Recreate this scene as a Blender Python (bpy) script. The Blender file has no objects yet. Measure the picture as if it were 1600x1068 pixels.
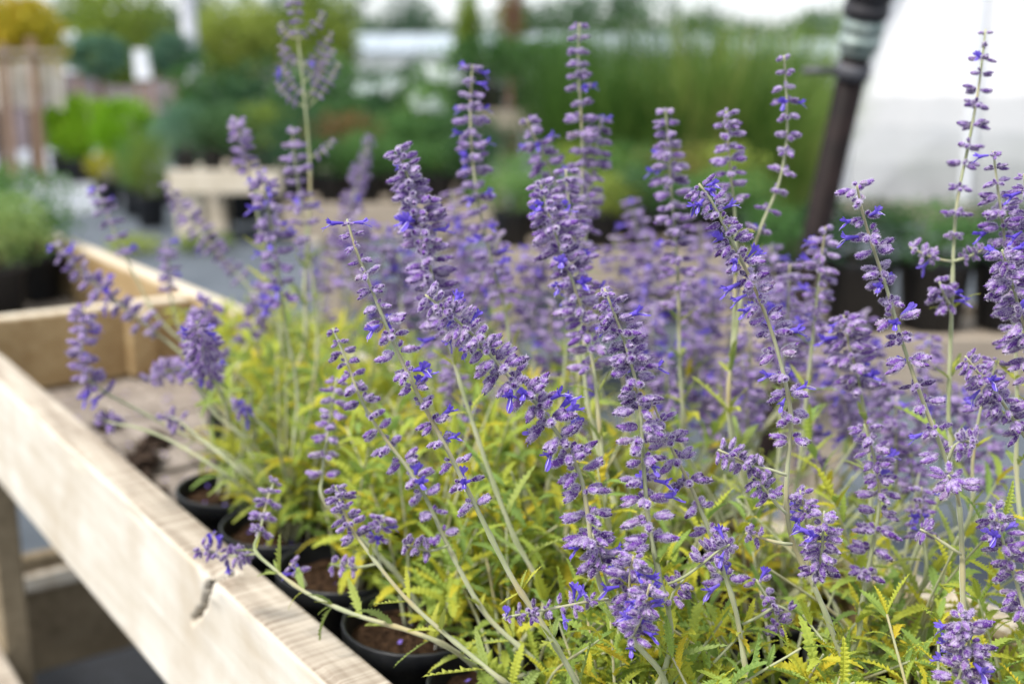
import bpy, math, random
import numpy as np
from mathutils import Vector, Matrix

random.seed(7)
rng = np.random.default_rng(7)
sc = bpy.context.scene
col = sc.collection

# ------------------------------------------------------------------ camera
FPX = 1778.0            # focal length in pixels of a 1600 px wide frame (40 mm)
HY = 127.0              # row of the horizon
PITCH = math.atan((534 - HY) / FPX)
CZ = 1.08               # camera height
FOCUS = 0.60
cam_d = bpy.data.cameras.new('camera')
cam_d.lens = 40.0
cam_d.sensor_width = 36.0
cam_d.clip_start = 0.02
cam_d.clip_end = 600
cam_d.dof.use_dof = True
cam_d.dof.focus_distance = FOCUS
cam_d.dof.aperture_fstop = 4.5
cam = bpy.data.objects.new('camera', cam_d)
cam.location = (0, 0, CZ)
cam.rotation_euler = (math.pi / 2 - PITCH, 0, 0)
col.objects.link(cam)
sc.camera = cam

# ------------------------------------------------------------------ sky and sun (bright overcast)
SUN_EL, SUN_AZ = math.radians(56), math.radians(232)   # from behind the camera, to its left
wd = bpy.data.worlds.new('World')
sc.world = wd
wd.use_nodes = True
nt = wd.node_tree
nt.nodes.clear()
sky = nt.nodes.new('ShaderNodeTexSky')
sky.sky_type = 'NISHITA'
sky.sun_disc = False
sky.sun_elevation = SUN_EL
sky.sun_rotation = SUN_AZ
sky.air_density = 1.0
sky.dust_density = 3.0
bg1 = nt.nodes.new('ShaderNodeBackground')
bg1.inputs[1].default_value = 0.05
nt.links.new(sky.outputs[0], bg1.inputs[0])
bg2 = nt.nodes.new('ShaderNodeBackground')       # the even white cloud layer
bg2.inputs[0].default_value = (0.96, 0.98, 1.0, 1)
bg2.inputs[1].default_value = 0.50
ads = nt.nodes.new('ShaderNodeAddShader')
out = nt.nodes.new('ShaderNodeOutputWorld')
nt.links.new(bg1.outputs[0], ads.inputs[0])
nt.links.new(bg2.outputs[0], ads.inputs[1])
nt.links.new(ads.outputs[0], out.inputs[0])

sun_d = bpy.data.lights.new('sun', 'SUN')
sun_d.energy = 2.3
sun_d.angle = math.radians(12)
sun_d.color = (1.0, 0.96, 0.90)
sun = bpy.data.objects.new('sun', sun_d)
sdir = Vector((math.sin(SUN_AZ) * math.cos(SUN_EL), math.cos(SUN_AZ) * math.cos(SUN_EL), math.sin(SUN_EL)))
sun.rotation_euler = sdir.to_track_quat('Z', 'Y').to_euler()
sun.location = sdir * 30
col.objects.link(sun)

sc.view_settings.view_transform = 'Standard'
sc.view_settings.look = 'None'
sc.view_settings.exposure = 0.90
sc.view_settings.gamma = 1.0
sc.render.engine = 'CYCLES'
sc.cycles.use_denoising = True
sc.cycles.max_bounces = 6
sc.cycles.diffuse_bounces = 3
sc.cycles.glossy_bounces = 2
sc.cycles.transmission_bounces = 4
sc.cycles.transparent_max_bounces = 6
sc.cycles.caustics_reflective = False
sc.cycles.caustics_refractive = False

# ------------------------------------------------------------------ measuring helpers
_c, _s = math.cos(PITCH), math.sin(PITCH)


def ray(x, y):
    X = (x - 800) / FPX
    Y = -(y - 534) / FPX
    return Vector((X, _c + Y * _s, -_s + Y * _c))


def at(x, y, d):                       # optical depth d
    return Vector((0, 0, CZ)) + ray(x, y) * d


def atY(x, y, Y):                      # distance Y in front of the camera
    r = ray(x, y)
    return Vector((0, 0, CZ)) + r * (Y / r[1])


def lin(r, g, b):
    def f(c):
        c /= 255.0
        return c / 12.92 if c <= 0.04045 else ((c + 0.055) / 1.055) ** 2.4
    return (f(r), f(g), f(b), 1.0)


# ------------------------------------------------------------------ object helpers
def link(o, parent=None):
    col.objects.link(o)
    if parent is not None:
        o.parent = parent
    return o


def mesh(name, V, F, mats, mi=None, smooth=True):
    me = bpy.data.meshes.new(name)
    me.from_pydata([tuple(v) for v in V], [], [tuple(int(i) for i in f) for f in F])
    for m in (mats if isinstance(mats, (list, tuple)) else [mats]):
        me.materials.append(m)
    if mi is not None:
        me.polygons.foreach_set('material_index', np.asarray(mi, dtype=np.int32))
    if smooth:
        me.polygons.foreach_set('use_smooth', np.ones(len(me.polygons), dtype=bool))
    me.update()
    return me


def obj(name, me, parent=None, loc=None):
    o = bpy.data.objects.new(name, me)
    if loc is not None:
        o.location = loc
    return link(o, parent)


def empty(name, loc, label, cat, group=None, rz=0.0):
    o = bpy.data.objects.new(name, None)
    o.location = loc
    o.rotation_euler = (0, 0, rz)
    o.empty_display_size = 0.05
    link(o)
    return tag(o, label, cat, group)


def tag(o, label, cat=None, group=None, kind=None):
    o['label'] = label
    if cat:
        o['category'] = cat
    if group:
        o['group'] = group
    if kind:
        o['kind'] = kind
    return o


class Geo:
    """collects pieces of one mesh"""
    def __init__(self):
        self.V, self.F, self.M = [], [], []

    def add(self, V, F, m=0):
        b = len(self.V)
        self.V.extend(tuple(v) for v in V)
        self.F.extend(tuple(i + b for i in f) for f in F)
        self.M.extend([m] * len(F))

    def mesh(self, name, mats, smooth=True):
        return mesh(name, self.V, self.F, mats, self.M, smooth)


def box_geo(a, b, bev=0.0):
    """chamfered box between corners a and b"""
    (x0, y0, z0), (x1, y1, z1) = a, b
    if bev <= 0:
        V = [(x, y, z) for z in (z0, z1) for y in (y0, y1) for x in (x0, x1)]
        F = [(0, 2, 3, 1), (4, 5, 7, 6), (0, 1, 5, 4), (2, 6, 7, 3), (0, 4, 6, 2), (1, 3, 7, 5)]
        return V, F
    V, F = [], []
    idx = {}
    cx, cy, cz = (x0, x1), (y0, y1), (z0, z1)
    for i in (0, 1):
        for j in (0, 1):
            for k in (0, 1):
                dx, dy, dz = (bev * (1 - 2 * i), bev * (1 - 2 * j), bev * (1 - 2 * k))
                p = (cx[i], cy[j], cz[k])
                for ax, q in enumerate(((p[0], p[1] + dy, p[2] + dz), (p[0] + dx, p[1], p[2] + dz), (p[0] + dx, p[1] + dy, p[2]))):
                    idx[(i, j, k, ax)] = len(V)
                    V.append(q)
    I = lambda i, j, k, ax: idx[(i, j, k, ax)]
    for i in (0, 1):
        q = [I(i, 0, 0, 0), I(i, 1, 0, 0), I(i, 1, 1, 0), I(i, 0, 1, 0)]
        F.append(q if i else q[::-1])
        q = [I(0, i, 0, 1), I(0, i, 1, 1), I(1, i, 1, 1), I(1, i, 0, 1)]
        F.append(q if i else q[::-1])
        q = [I(0, 0, i, 2), I(1, 0, i, 2), I(1, 1, i, 2), I(0, 1, i, 2)]
        F.append(q if i else q[::-1])
    for j in (0, 1):
        for k in (0, 1):
            F.append([I(0, j, k, 1), I(1, j, k, 1), I(1, j, k, 2), I(0, j, k, 2)])
            F.append([I(j, 0, k, 0), I(j, 1, k, 0), I(j, 1, k, 2), I(j, 0, k, 2)])
            F.append([I(j, k, 0, 0), I(j, k, 1, 0), I(j, k, 1, 1), I(j, k, 0, 1)])
    for i in (0, 1):
        for j in (0, 1):
            for k in (0, 1):
                F.append([I(i, j, k, 0), I(i, j, k, 1), I(i, j, k, 2)])
    return V, F


def lathe_geo(profile, n=20, cap=False):
    V, F = [], []
    for (r, z) in profile:
        for k in range(n):
            a = 2 * math.pi * k / n
            V.append((r * math.cos(a), r * math.sin(a), z))
    for i in range(len(profile) - 1):
        for k in range(n):
            k2 = (k + 1) % n
            F.append((i * n + k, i * n + k2, (i + 1) * n + k2, (i + 1) * n + k))
    if cap:
        F.append(tuple(range((len(profile) - 1) * n, len(profile) * n)))
    return V, F


def tube_geo(pts, radii, n=7, cap=True):
    pts = [Vector(p) for p in pts]
    V, F = [], []
    t0 = (pts[1] - pts[0]).normalized()
    up = Vector((0.13, 0.31, 0.94))
    a = t0.cross(up)
    if a.length < 1e-4:
        a = t0.cross(Vector((1, 0, 0)))
    a.normalize()
    for i, p in enumerate(pts):
        t = (pts[min(i + 1, len(pts) - 1)] - pts[max(i - 1, 0)]).normalized()
        a = (a - t * a.dot(t)).normalized()
        b = t.cross(a)
        for k in range(n):
            w = 2 * math.pi * k / n
            V.append(p + (a * math.cos(w) + b * math.sin(w)) * radii[i])
    for i in range(len(pts) - 1):
        for k in range(n):
            k2 = (k + 1) % n
            F.append((i * n + k, i * n + k2, (i + 1) * n + k2, (i + 1) * n + k))
    if cap:
        F.append(tuple(range(n))[::-1])
        F.append(tuple(range((len(pts) - 1) * n, len(pts) * n)))
    return V, F


def spline(pts, step):
    """Catmull-Rom through pts, resampled about every step metres"""
    P = [Vector(p) for p in pts]
    P = [P[0] * 2 - P[1]] + P + [P[-1] * 2 - P[-2]]
    res = []
    for i in range(1, len(P) - 2):
        L = (P[i + 1] - P[i]).length
        n = max(2, int(L / step) + 1)
        for k in range(n):
            t = k / n
            a, b, c, d = P[i - 1], P[i], P[i + 1], P[i + 2]
            res.append(0.5 * ((2 * b) + (c - a) * t + (2 * a - 5 * b + 4 * c - d) * t * t + (3 * b - a - 3 * c + d) * t ** 3))
    res.append(P[-2])
    return res


# ------------------------------------------------------------------ materials
def _nodes(name):
    m = bpy.data.materials.new(name)
    m.use_nodes = True
    n = m.node_tree
    b = n.nodes['Principled BSDF']
    o = n.nodes['Material Output']
    return m, n, b, o


def N(n, t, **kw):
    x = n.nodes.new(t)
    for k, v in kw.items():
        setattr(x, k, v)
    return x


def ramp(n, fac, stops):
    r = n.nodes.new('ShaderNodeValToRGB')
    e = r.color_ramp.elements
    e[0].position, e[0].color = stops[0]
    e[1].position, e[1].color = stops[-1]
    for p, c in stops[1:-1]:
        q = e.new(p)
        q.color = c
    n.links.new(fac, r.inputs[0])
    return r.outputs[0]


def noise(n, vec, scale, detail=3, rough=0.55, dist=0.0):
    x = n.nodes.new('ShaderNodeTexNoise')
    x.inputs['Scale'].default_value = scale
    x.inputs['Detail'].default_value = detail
    x.inputs['Roughness'].default_value = rough
    x.inputs['Distortion'].default_value = dist
    if vec is not None:
        n.links.new(vec, x.inputs['Vector'])
    return x.outputs[0]


def mixc(n, fac, a, b, mode='MIX'):
    x = n.nodes.new('ShaderNodeMix')
    x.data_type = 'RGBA'
    x.blend_type = mode
    for sock, v in ((x.inputs[0], fac), (x.inputs[6], a), (x.inputs[7], b)):
        if isinstance(v, (int, float)):
            sock.default_value = v
        elif isinstance(v, tuple):
            sock.default_value = v
        else:
            n.links.new(v, sock)
    return x.outputs[2]


def mathn(n, op, a, b=0.0):
    x = n.nodes.new('ShaderNodeMath')
    x.operation = op
    for s_, v in zip(x.inputs, (a, b)):
        if isinstance(v, (int, float)):
            s_.default_value = v
        else:
            n.links.new(v, s_)
    return x.outputs[0]


def bump(n, b, h, strength=0.3, dist=0.002):
    x = n.nodes.new('ShaderNodeBump')
    x.inputs['Strength'].default_value = strength
    x.inputs['Distance'].default_value = dist
    n.links.new(h, x.inputs['Height'])
    n.links.new(x.outputs[0], b.inputs['Normal'])


def plain(name, c1, c2=None, scale=8.0, rough=0.7, spec=0.3, bstr=0.0, bdist=0.002, metal=0.0, bscale=None):
    m, n, b, o = _nodes(name)
    tc = N(n, 'ShaderNodeTexCoord').outputs['Object']
    if c2 is None:
        b.inputs['Base Color'].default_value = c1
        f = noise(n, tc, scale)
    else:
        f = noise(n, tc, scale, 4)
        n.links.new(ramp(n, f, [(0.32, c1), (0.68, c2)]), b.inputs['Base Color'])
    b.inputs['Roughness'].default_value = rough
    b.inputs['Specular IOR Level'].default_value = spec
    b.inputs['Metallic'].default_value = metal
    if bstr:
        bump(n, b, noise(n, tc, bscale or scale * 3, 4), bstr, bdist)
    return m


def leafy(name, stops, trans=0.35, rough=0.6, patch=60.0, spec=0.25):
    """leaf: colour differs from piece to piece and in patches on the piece"""
    m, n, b, o = _nodes(name)
    info = N(n, 'ShaderNodeObjectInfo')
    geo = N(n, 'ShaderNodeNewGeometry')
    tc = N(n, 'ShaderNodeTexCoord').outputs['Object']
    f = noise(n, tc, patch, 2)
    r = mathn(n, 'ADD', mathn(n, 'MULTIPLY', info.outputs['Random'], 0.72), mathn(n, 'MULTIPLY', geo.outputs['Random Per Island'], 0.24))
    r = mathn(n, 'ADD', r, mathn(n, 'MULTIPLY', mathn(n, 'SUBTRACT', f, 0.5), 0.55))
    r = mathn(n, 'ADD', r, 0.05)
    c = ramp(n, r, stops)
    n.links.new(c, b.inputs['Base Color'])
    b.inputs['Roughness'].default_value = rough
    b.inputs['Specular IOR Level'].default_value = spec
    t = N(n, 'ShaderNodeBsdfTranslucent')
    n.links.new(c, t.inputs['Color'])
    mx = N(n, 'ShaderNodeMixShader')
    mx.inputs[0].default_value = trans
    n.links.new(b.outputs[0], mx.inputs[1])
    n.links.new(t.outputs[0], mx.inputs[2])
    n.links.new(mx.outputs[0], o.inputs[0])
    return m


def wood(name, pale, mid, dark, top_a=None, top_b=None, saw=0.0, axis=0, weather=0.5):
    """sawn timber: long grain along one local axis, stains, and on upward faces the grey weathered tone with saw marks"""
    m, n, b, o = _nodes(name)
    tc = N(n, 'ShaderNodeTexCoord').outputs['Object']
    mp = N(n, 'ShaderNodeMapping')
    s = [20.0, 20.0, 20.0]
    s[axis] = 1.6
    mp.inputs['Scale'].default_value = s
    n.links.new(tc, mp.inputs['Vector'])
    grain = noise(n, mp.outputs[0], 3.0, 6, 0.6, 0.3)
    blot = noise(n, tc, 7.0, 6, 0.65, 0.5)
    c = ramp(n, grain, [(0.25, mid), (0.62, pale)])
    c = mixc(n, mathn(n, 'MULTIPLY', ramp(n, blot, [(0.42, (0, 0, 0, 1)), (0.72, (1, 1, 1, 1))]), weather), c, dark)
    hgt = grain
    if top_a is not None:
        g = N(n, 'ShaderNodeNewGeometry')
        sp = N(n, 'ShaderNodeSeparateXYZ')
        n.links.new(g.outputs['Normal'], sp.inputs[0])
        up = ramp(n, sp.outputs[2], [(0.6, (0, 0, 0, 1)), (0.9, (1, 1, 1, 1))])
        mp2 = N(n, 'ShaderNodeMapping')
        s2 = [4.0, 4.0, 4.0]
        s2[axis] = 240.0
        mp2.inputs['Scale'].default_value = s2
        n.links.new(tc, mp2.inputs['Vector'])
        mark = noise(n, mp2.outputs[0], 1.0, 3, 0.7, 0.4)
        mark2 = mathn(n, 'MULTIPLY', mathn(n, 'ADD', mark, grain), 0.5)
        ct = ramp(n, mark2, [(0.38, top_a), (0.6, top_b)])
        c = mixc(n, mathn(n, 'MULTIPLY', ramp(n, mark, [(0.5, (0, 0, 0, 1)), (0.7, (1, 1, 1, 1))]), 0.25), c, mid)
        c = mixc(n, up, c, ct)
        hgt = mathn(n, 'ADD', grain, mathn(n, 'MULTIPLY', mark, 0.8))
    n.links.new(c, b.inputs['Base Color'])
    b.inputs['Roughness'].default_value = 0.8
    b.inputs['Specular IOR Level'].default_value = 0.2
    bump(n, b, hgt, 0.35, 0.0025)
    return m


M = {}
M['rail'] = wood('pale_timber', lin(220, 215, 204), lin(200, 191, 174), lin(164, 140, 102), lin(126, 112, 96), lin(192, 182, 166), 1.0, 0, 0.5)
M['board'] = wood('tan_timber', lin(172, 150, 112), lin(146, 120, 82), lin(106, 80, 50), lin(190, 175, 150), lin(222, 212, 192), 1.0, 0, 0.45)
M['slat'] = wood('grey_timber', lin(160, 150, 138), lin(130, 120, 108), lin(92, 80, 68), lin(104, 94, 84), lin(160, 150, 140), 1.0, 0, 0.6)
M['table'] = wood('table_timber', lin(178, 166, 150), lin(154, 140, 124), lin(120, 106, 90), lin(130, 116, 100), lin(170, 158, 142), 1.0, 0, 0.35)
M['post'] = wood('post_timber', lin(150, 126, 106), lin(122, 96, 80), lin(96, 74, 60), None, None, 0, 2, 0.35)
M['shaded'] = wood('shaded_grey_timber', lin(150, 136, 112), lin(122, 108, 86), lin(92, 78, 58), None, None, 0, 0, 0.4)  # shade under the bench is put into this darker timber colour
M['concrete'] = plain('concrete', lin(196, 184, 164), lin(216, 206, 188), 9, 0.9, 0.2, 0.3, 0.004)
M['crack'] = plain('dark_wood_split', lin(30, 20, 13), lin(56, 38, 24), 60, 0.9, 0.1)

# pots and soil
def pot_material():
    m, n, b, o = _nodes('black_plastic')
    tc = N(n, 'ShaderNodeTexCoord').outputs['Object']
    f = noise(n, tc, 34.0, 5, 0.7)
    c = ramp(n, f, [(0.45, (0.012, 0.013, 0.016, 1)), (0.66, (0.018, 0.019, 0.022, 1)), (0.9, lin(90, 80, 70))])
    n.links.new(c, b.inputs['Base Color'])
    n.links.new(ramp(n, f, [(0.4, (0.38, 0.38, 0.38, 1)), (0.75, (0.8, 0.8, 0.8, 1))]), b.inputs['Roughness'])
    return m


M['pot'] = pot_material()
M['soil'] = plain('potting_soil', lin(38, 26, 20), lin(92, 70, 52), 190, 0.95, 0.1, 1.0, 0.006)
M['dirt'] = plain('dirt_crumbs', lin(40, 31, 26), lin(92, 78, 68), 120, 0.95, 0.1)

# russian sage
M['leaf'] = leafy('sage_leaf', [(0.0, lin(112, 146, 92)), (0.28, lin(146, 174, 90)), (0.54, lin(178, 192, 82)), (0.80, lin(202, 198, 66)), (0.96, lin(214, 188, 54)), (1.0, lin(192, 150, 58))], 0.44, 0.65, 45)
M['leaf_green'] = leafy('sage_leaf_upper', [(0.0, lin(128, 152, 92)), (0.5, lin(158, 172, 92)), (1.0, lin(190, 190, 70))], 0.35, 0.65, 45)


def stem_material():
    m, n, b, o = _nodes('sage_stem')
    tc = N(n, 'ShaderNodeTexCoord').outputs['Object']
    f = noise(n, tc, 22.0, 3)
    c = ramp(n, f, [(0.3, lin(136, 146, 100)), (0.5, lin(168, 172, 138)), (0.72, lin(176, 160, 118))])
    n.links.new(c, b.inputs['Base Color'])
    b.inputs['Roughness'].default_value = 0.8
    b.inputs['Specular IOR Level'].default_value = 0.15
    b.inputs['Sheen Weight'].default_value = 0.5
    b.inputs['Sheen Roughness'].default_value = 0.4
    bump(n, b, noise(n, tc, 1400, 2), 0.25, 0.0004)
    return m


M['stem'] = stem_material()


def calyx_material():
    m, n, b, o = _nodes('sage_calyx')
    info = N(n, 'ShaderNodeObjectInfo')
    geo = N(n, 'ShaderNodeNewGeometry')
    tc = N(n, 'ShaderNodeTexCoord').outputs['Object']
    f1 = noise(n, tc, 260.0, 3, 0.6)
    r = mathn(n, 'ADD', mathn(n, 'MULTIPLY', info.outputs['Random'], 0.5), mathn(n, 'MULTIPLY', geo.outputs['Random Per Island'], 0.5))
    base = ramp(n, r, [(0.0, lin(50, 27, 76)), (0.35, lin(86, 52, 124)), (0.65, lin(114, 76, 156)), (0.85, lin(126, 96, 150)), (0.98, lin(138, 122, 130))])
    frost = ramp(n, f1, [(0.46, (0, 0, 0, 1)), (0.66, (1, 1, 1, 1))])
    c = mixc(n, mathn(n, 'MULTIPLY', frost, 0.56), base, lin(204, 193, 214))
    n.links.new(c, b.inputs['Base Color'])
    b.inputs['Roughness'].default_value = 0.85
    b.inputs['Specular IOR Level'].default_value = 0.1
    b.inputs['Sheen Weight'].default_value = 0.6
    b.inputs['Sheen Roughness'].default_value = 0.35
    b.inputs['Sheen Tint'].default_value = (0.85, 0.82, 0.95, 1)
    bump(n, b, f1, 0.5, 0.0006)
    return m


M['calyx'] = calyx_material()
M['mouth'] = plain('calyx_mouth', lin(70, 46, 90), lin(88, 62, 112), 300, 0.9, 0.1)
M['hair'] = leafy('calyx_hair', [(0.0, lin(204, 192, 220)), (0.5, lin(222, 213, 232)), (1.0, lin(240, 236, 242))], 0.5, 0.8, 50, 0.1)
M['petal'] = leafy('sage_petal', [(0.0, lin(104, 80, 200)), (0.5, lin(120, 98, 216)), (1.0, lin(144, 122, 226))], 0.4, 0.55, 200, 0.2)
M['style'] = plain('pale_style', lin(205, 195, 235), None, 10, 0.6)

# background plants
M['g_dark'] = leafy('dark_green_leaf', [(0.0, lin(28, 58, 36)), (0.5, lin(52, 88, 52)), (1.0, lin(92, 126, 76))], 0.25, 0.55, 2)
M['g_mid'] = leafy('mid_green_leaf', [(0.0, lin(48, 84, 40)), (0.5, lin(80, 122, 60)), (1.0, lin(122, 156, 84))], 0.3, 0.55, 2)
M['g_bright'] = leafy('bright_green_leaf', [(0.0, lin(78, 124, 10)), (0.5, lin(120, 168, 22)), (1.0, lin(156, 192, 48))], 0.35, 0.55, 2)
M['g_blue'] = leafy('blue_green_leaf', [(0.0, lin(56, 88, 72)), (0.5, lin(88, 126, 100)), (1.0, lin(130, 166, 132))], 0.25, 0.6, 2)
M['g_grass'] = leafy('tall_grass_blade', [(0.0, lin(48, 80, 32)), (0.4, lin(78, 112, 46)), (0.75, lin(116, 144, 64)), (1.0, lin(168, 166, 96))], 0.3, 0.5, 2)
M['g_yellow'] = leafy('yellow_leaf', [(0.0, lin(96, 118, 44)), (0.5, lin(160, 162, 44)), (1.0, lin(206, 164, 46))], 0.35, 0.55, 2)
M['g_olive'] = leafy('olive_leaf', [(0.0, lin(92, 116, 44)), (0.5, lin(128, 150, 60)), (1.0, lin(160, 172, 80))], 0.35, 0.55, 2)
M['g_sedum'] = leafy('sedum_leaf', [(0.0, lin(116, 146, 92)), (0.3, lin(156, 178, 100)), (0.6, lin(198, 194, 88)), (1.0, lin(226, 164, 60))], 0.3, 0.5, 2)
M['g_rust'] = leafy('rust_leaf', [(0.0, lin(96, 84, 50)), (0.5, lin(130, 96, 60)), (1.0, lin(110, 120, 60))], 0.3, 0.6, 2)
M['g_far'] = leafy('far_tree_leaf', [(0.0, lin(66, 92, 74)), (0.5, lin(92, 118, 92)), (1.0, lin(120, 142, 106))], 0.2, 0.7, 0.3)
M['white_flower'] = leafy('white_flower', [(0.0, lin(214, 226, 226)), (1.0, lin(240, 244, 240))], 0.3, 0.6, 5)
M['bark'] = plain('bark', lin(96, 78, 62), lin(140, 118, 98), 30, 0.9, 0.1, 0.6, 0.01)
M['bark_red'] = plain('reddish_bark', lin(104, 66, 60), lin(130, 92, 84), 12, 0.9, 0.1)

# ground, tunnel, pipe, far things
M['mat'] = plain('weed_fabric', lin(74, 82, 90), lin(96, 103, 111), 3.0, 0.75, 0.3, 0.3, 0.004, 0, 150)
M['gravel'] = plain('pale_gravel', lin(142, 147, 155), lin(166, 170, 178), 2.0, 0.9, 0.2, 0.6, 0.01, 0, 60)
M['mulch'] = plain('dark_mulch', lin(76, 70, 74), lin(112, 102, 106), 5.0, 0.95, 0.1, 0.6, 0.03)


def film_material(name, c, tr):
    m, n, b, o = _nodes(name)
    b.inputs['Base Color'].default_value = c
    b.inputs['Roughness'].default_value = 0.35
    t = N(n, 'ShaderNodeBsdfTranslucent')
    t.inputs['Color'].default_value = c
    mx = N(n, 'ShaderNodeMixShader')
    mx.inputs[0].default_value = tr
    n.links.new(b.outputs[0], mx.inputs[1])
    n.links.new(t.outputs[0], mx.inputs[2])
    n.links.new(mx.outputs[0], o.inputs[0])
    return m


M['film'] = film_material('white_polythene', (0.95, 0.95, 0.955, 1), 0.2)
M['skirt'] = film_material('grey_polythene', lin(196, 201, 200), 0.3)
def thin_film(name, c, clear):
    m, n, b, o = _nodes(name)
    b.inputs['Base Color'].default_value = c
    b.inputs['Roughness'].default_value = 0.4
    t = N(n, 'ShaderNodeBsdfTranslucent')
    t.inputs['Color'].default_value = c
    tr = N(n, 'ShaderNodeBsdfTransparent')
    tc = N(n, 'ShaderNodeTexCoord').outputs['Object']
    f = noise(n, tc, 1.6, 3)
    m1 = N(n, 'ShaderNodeMixShader')
    m1.inputs[0].default_value = 0.4
    n.links.new(b.outputs[0], m1.inputs[1])
    n.links.new(t.outputs[0], m1.inputs[2])
    m2 = N(n, 'ShaderNodeMixShader')
    n.links.new(mathn(n, 'MULTIPLY', mathn(n, 'ADD', f, 0.5), clear), m2.inputs[0])
    n.links.new(m1.outputs[0], m2.inputs[1])
    n.links.new(tr.outputs[0], m2.inputs[2])
    n.links.new(m2.outputs[0], o.inputs[0])
    return m


M['clearfilm'] = thin_film('misty_polythene', (0.86, 0.87, 0.87, 1), 0.42)
M['clear1'] = thin_film('slightly_misty_polythene', (0.92, 0.92, 0.92, 1), 0.13)
M['clear2'] = thin_film('half_misty_polythene', (0.89, 0.90, 0.90, 1), 0.27)
M['galv'] = plain('galvanised_steel', lin(120, 138, 132), lin(180, 192, 186), 60, 0.5, 0.5, 0.3, 0.001, 0.5)
M['pipe'] = plain('brown_pipe', lin(24, 18, 18), lin(38, 28, 27), 30, 0.6, 0.15, 0.1)
M['rubber'] = plain('black_rubber', lin(34, 34, 38), lin(52, 50, 54), 60, 0.5, 0.4)
M['clampgrey'] = plain('grey_band', lin(66, 66, 72), lin(88, 88, 94), 60, 0.5, 0.5)
M['white_paint'] = plain('white_paint', (0.8, 0.82, 0.85, 1), (0.72, 0.74, 0.78, 1), 2, 0.5)
M['roofglass'] = plain('far_greenhouse_sheet', lin(150, 162, 172), lin(172, 182, 190), 0.3, 0.4, 0.5)

# ------------------------------------------------------------------ ground
ZR = CZ - 0.355                     # top of the bench rails


def sheet(name, P, z, m, label):
    me = mesh(name, [(x, y, z) for x, y in P], [tuple(range(len(P)))], m, None, False)
    o = obj(name, me)
    return tag(o, label, None, None, 'structure')


sheet('ground', [(-300, -60), (300, -60), (300, 500), (-300, 500)], 0.0, M['mat'], 'grey woven weed fabric covering the nursery ground')
sheet('path', [(-5.4, 6.0), (-3.6, 9.5), (-3.4, 13), (-2.5, 26), (-8.2, 26), (-7.5, 12)], 0.004, M['gravel'], 'pale grey gravel path leading away behind the bench')
BD = Vector((-0.58278, 0.81263, 0))       # along the bench, away from the camera
BN = Vector((0.81263, 0.58278, 0))        # across it
B0 = Vector((-0.61857, 1.32906, 0))


def bp(u, v, z):
    p = B0 + BD * u + BN * v
    return Vector((p.x, p.y, z))


# a low dark bank of mulch behind the left-hand plants
def bank():
    nx, ny = 40, 14
    V, F = [], []
    for j in range(ny):
        for i in range(nx):
            x, y = i / (nx - 1), j / (ny - 1)
            h = math.sin(math.pi * y) ** 0.8 * min(1, math.sin(math.pi * x) * 2.2) * (0.85 + 0.3 * math.sin(x * 17) * math.sin(y * 5 + x * 7))
            V.append((-11.5 + 9 * x, 19 + 7 * y, max(0, h) * 1.28 + 0.006))
    for j in range(ny - 1):
        for i in range(nx - 1):
            a = j * nx + i
            F.append((a, a + 1, a + nx + 1, a + nx))
    o = obj('mulch_bank', mesh('mulch_bank', V, F, M['mulch']))
    tag(o, 'low dark grey bank of mulch behind the round clipped bushes', None, None, 'structure')


bank()

# ------------------------------------------------------------------ the bench the sage stands in
BRZ = math.atan2(BD.y, BD.x)
bench = empty('nursery_bench', bp(0, 0, 0), 'long pale timber nursery bench holding the sage pots', 'bench', None, BRZ)
# local frame of the bench: +x = u (away), +y = -v (across, negative), z up
Z = ZR
BOARD = 0.148


def bench_box(name, u0, u1, v0, v1, z0, z1, m, bev=0.003, rest=None):
    c = ((u0 + u1) / 2, -(v0 + v1) / 2, (z0 + z1) / 2)
    a = (u0 - c[0], -v1 - c[1], z0 - c[2])
    b = (u1 - c[0], -v0 - c[1], z1 - c[2])
    V, F = box_geo(a, b, bev)
    return obj(name, mesh(name, V, F, m, None, False), bench, c)


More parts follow.
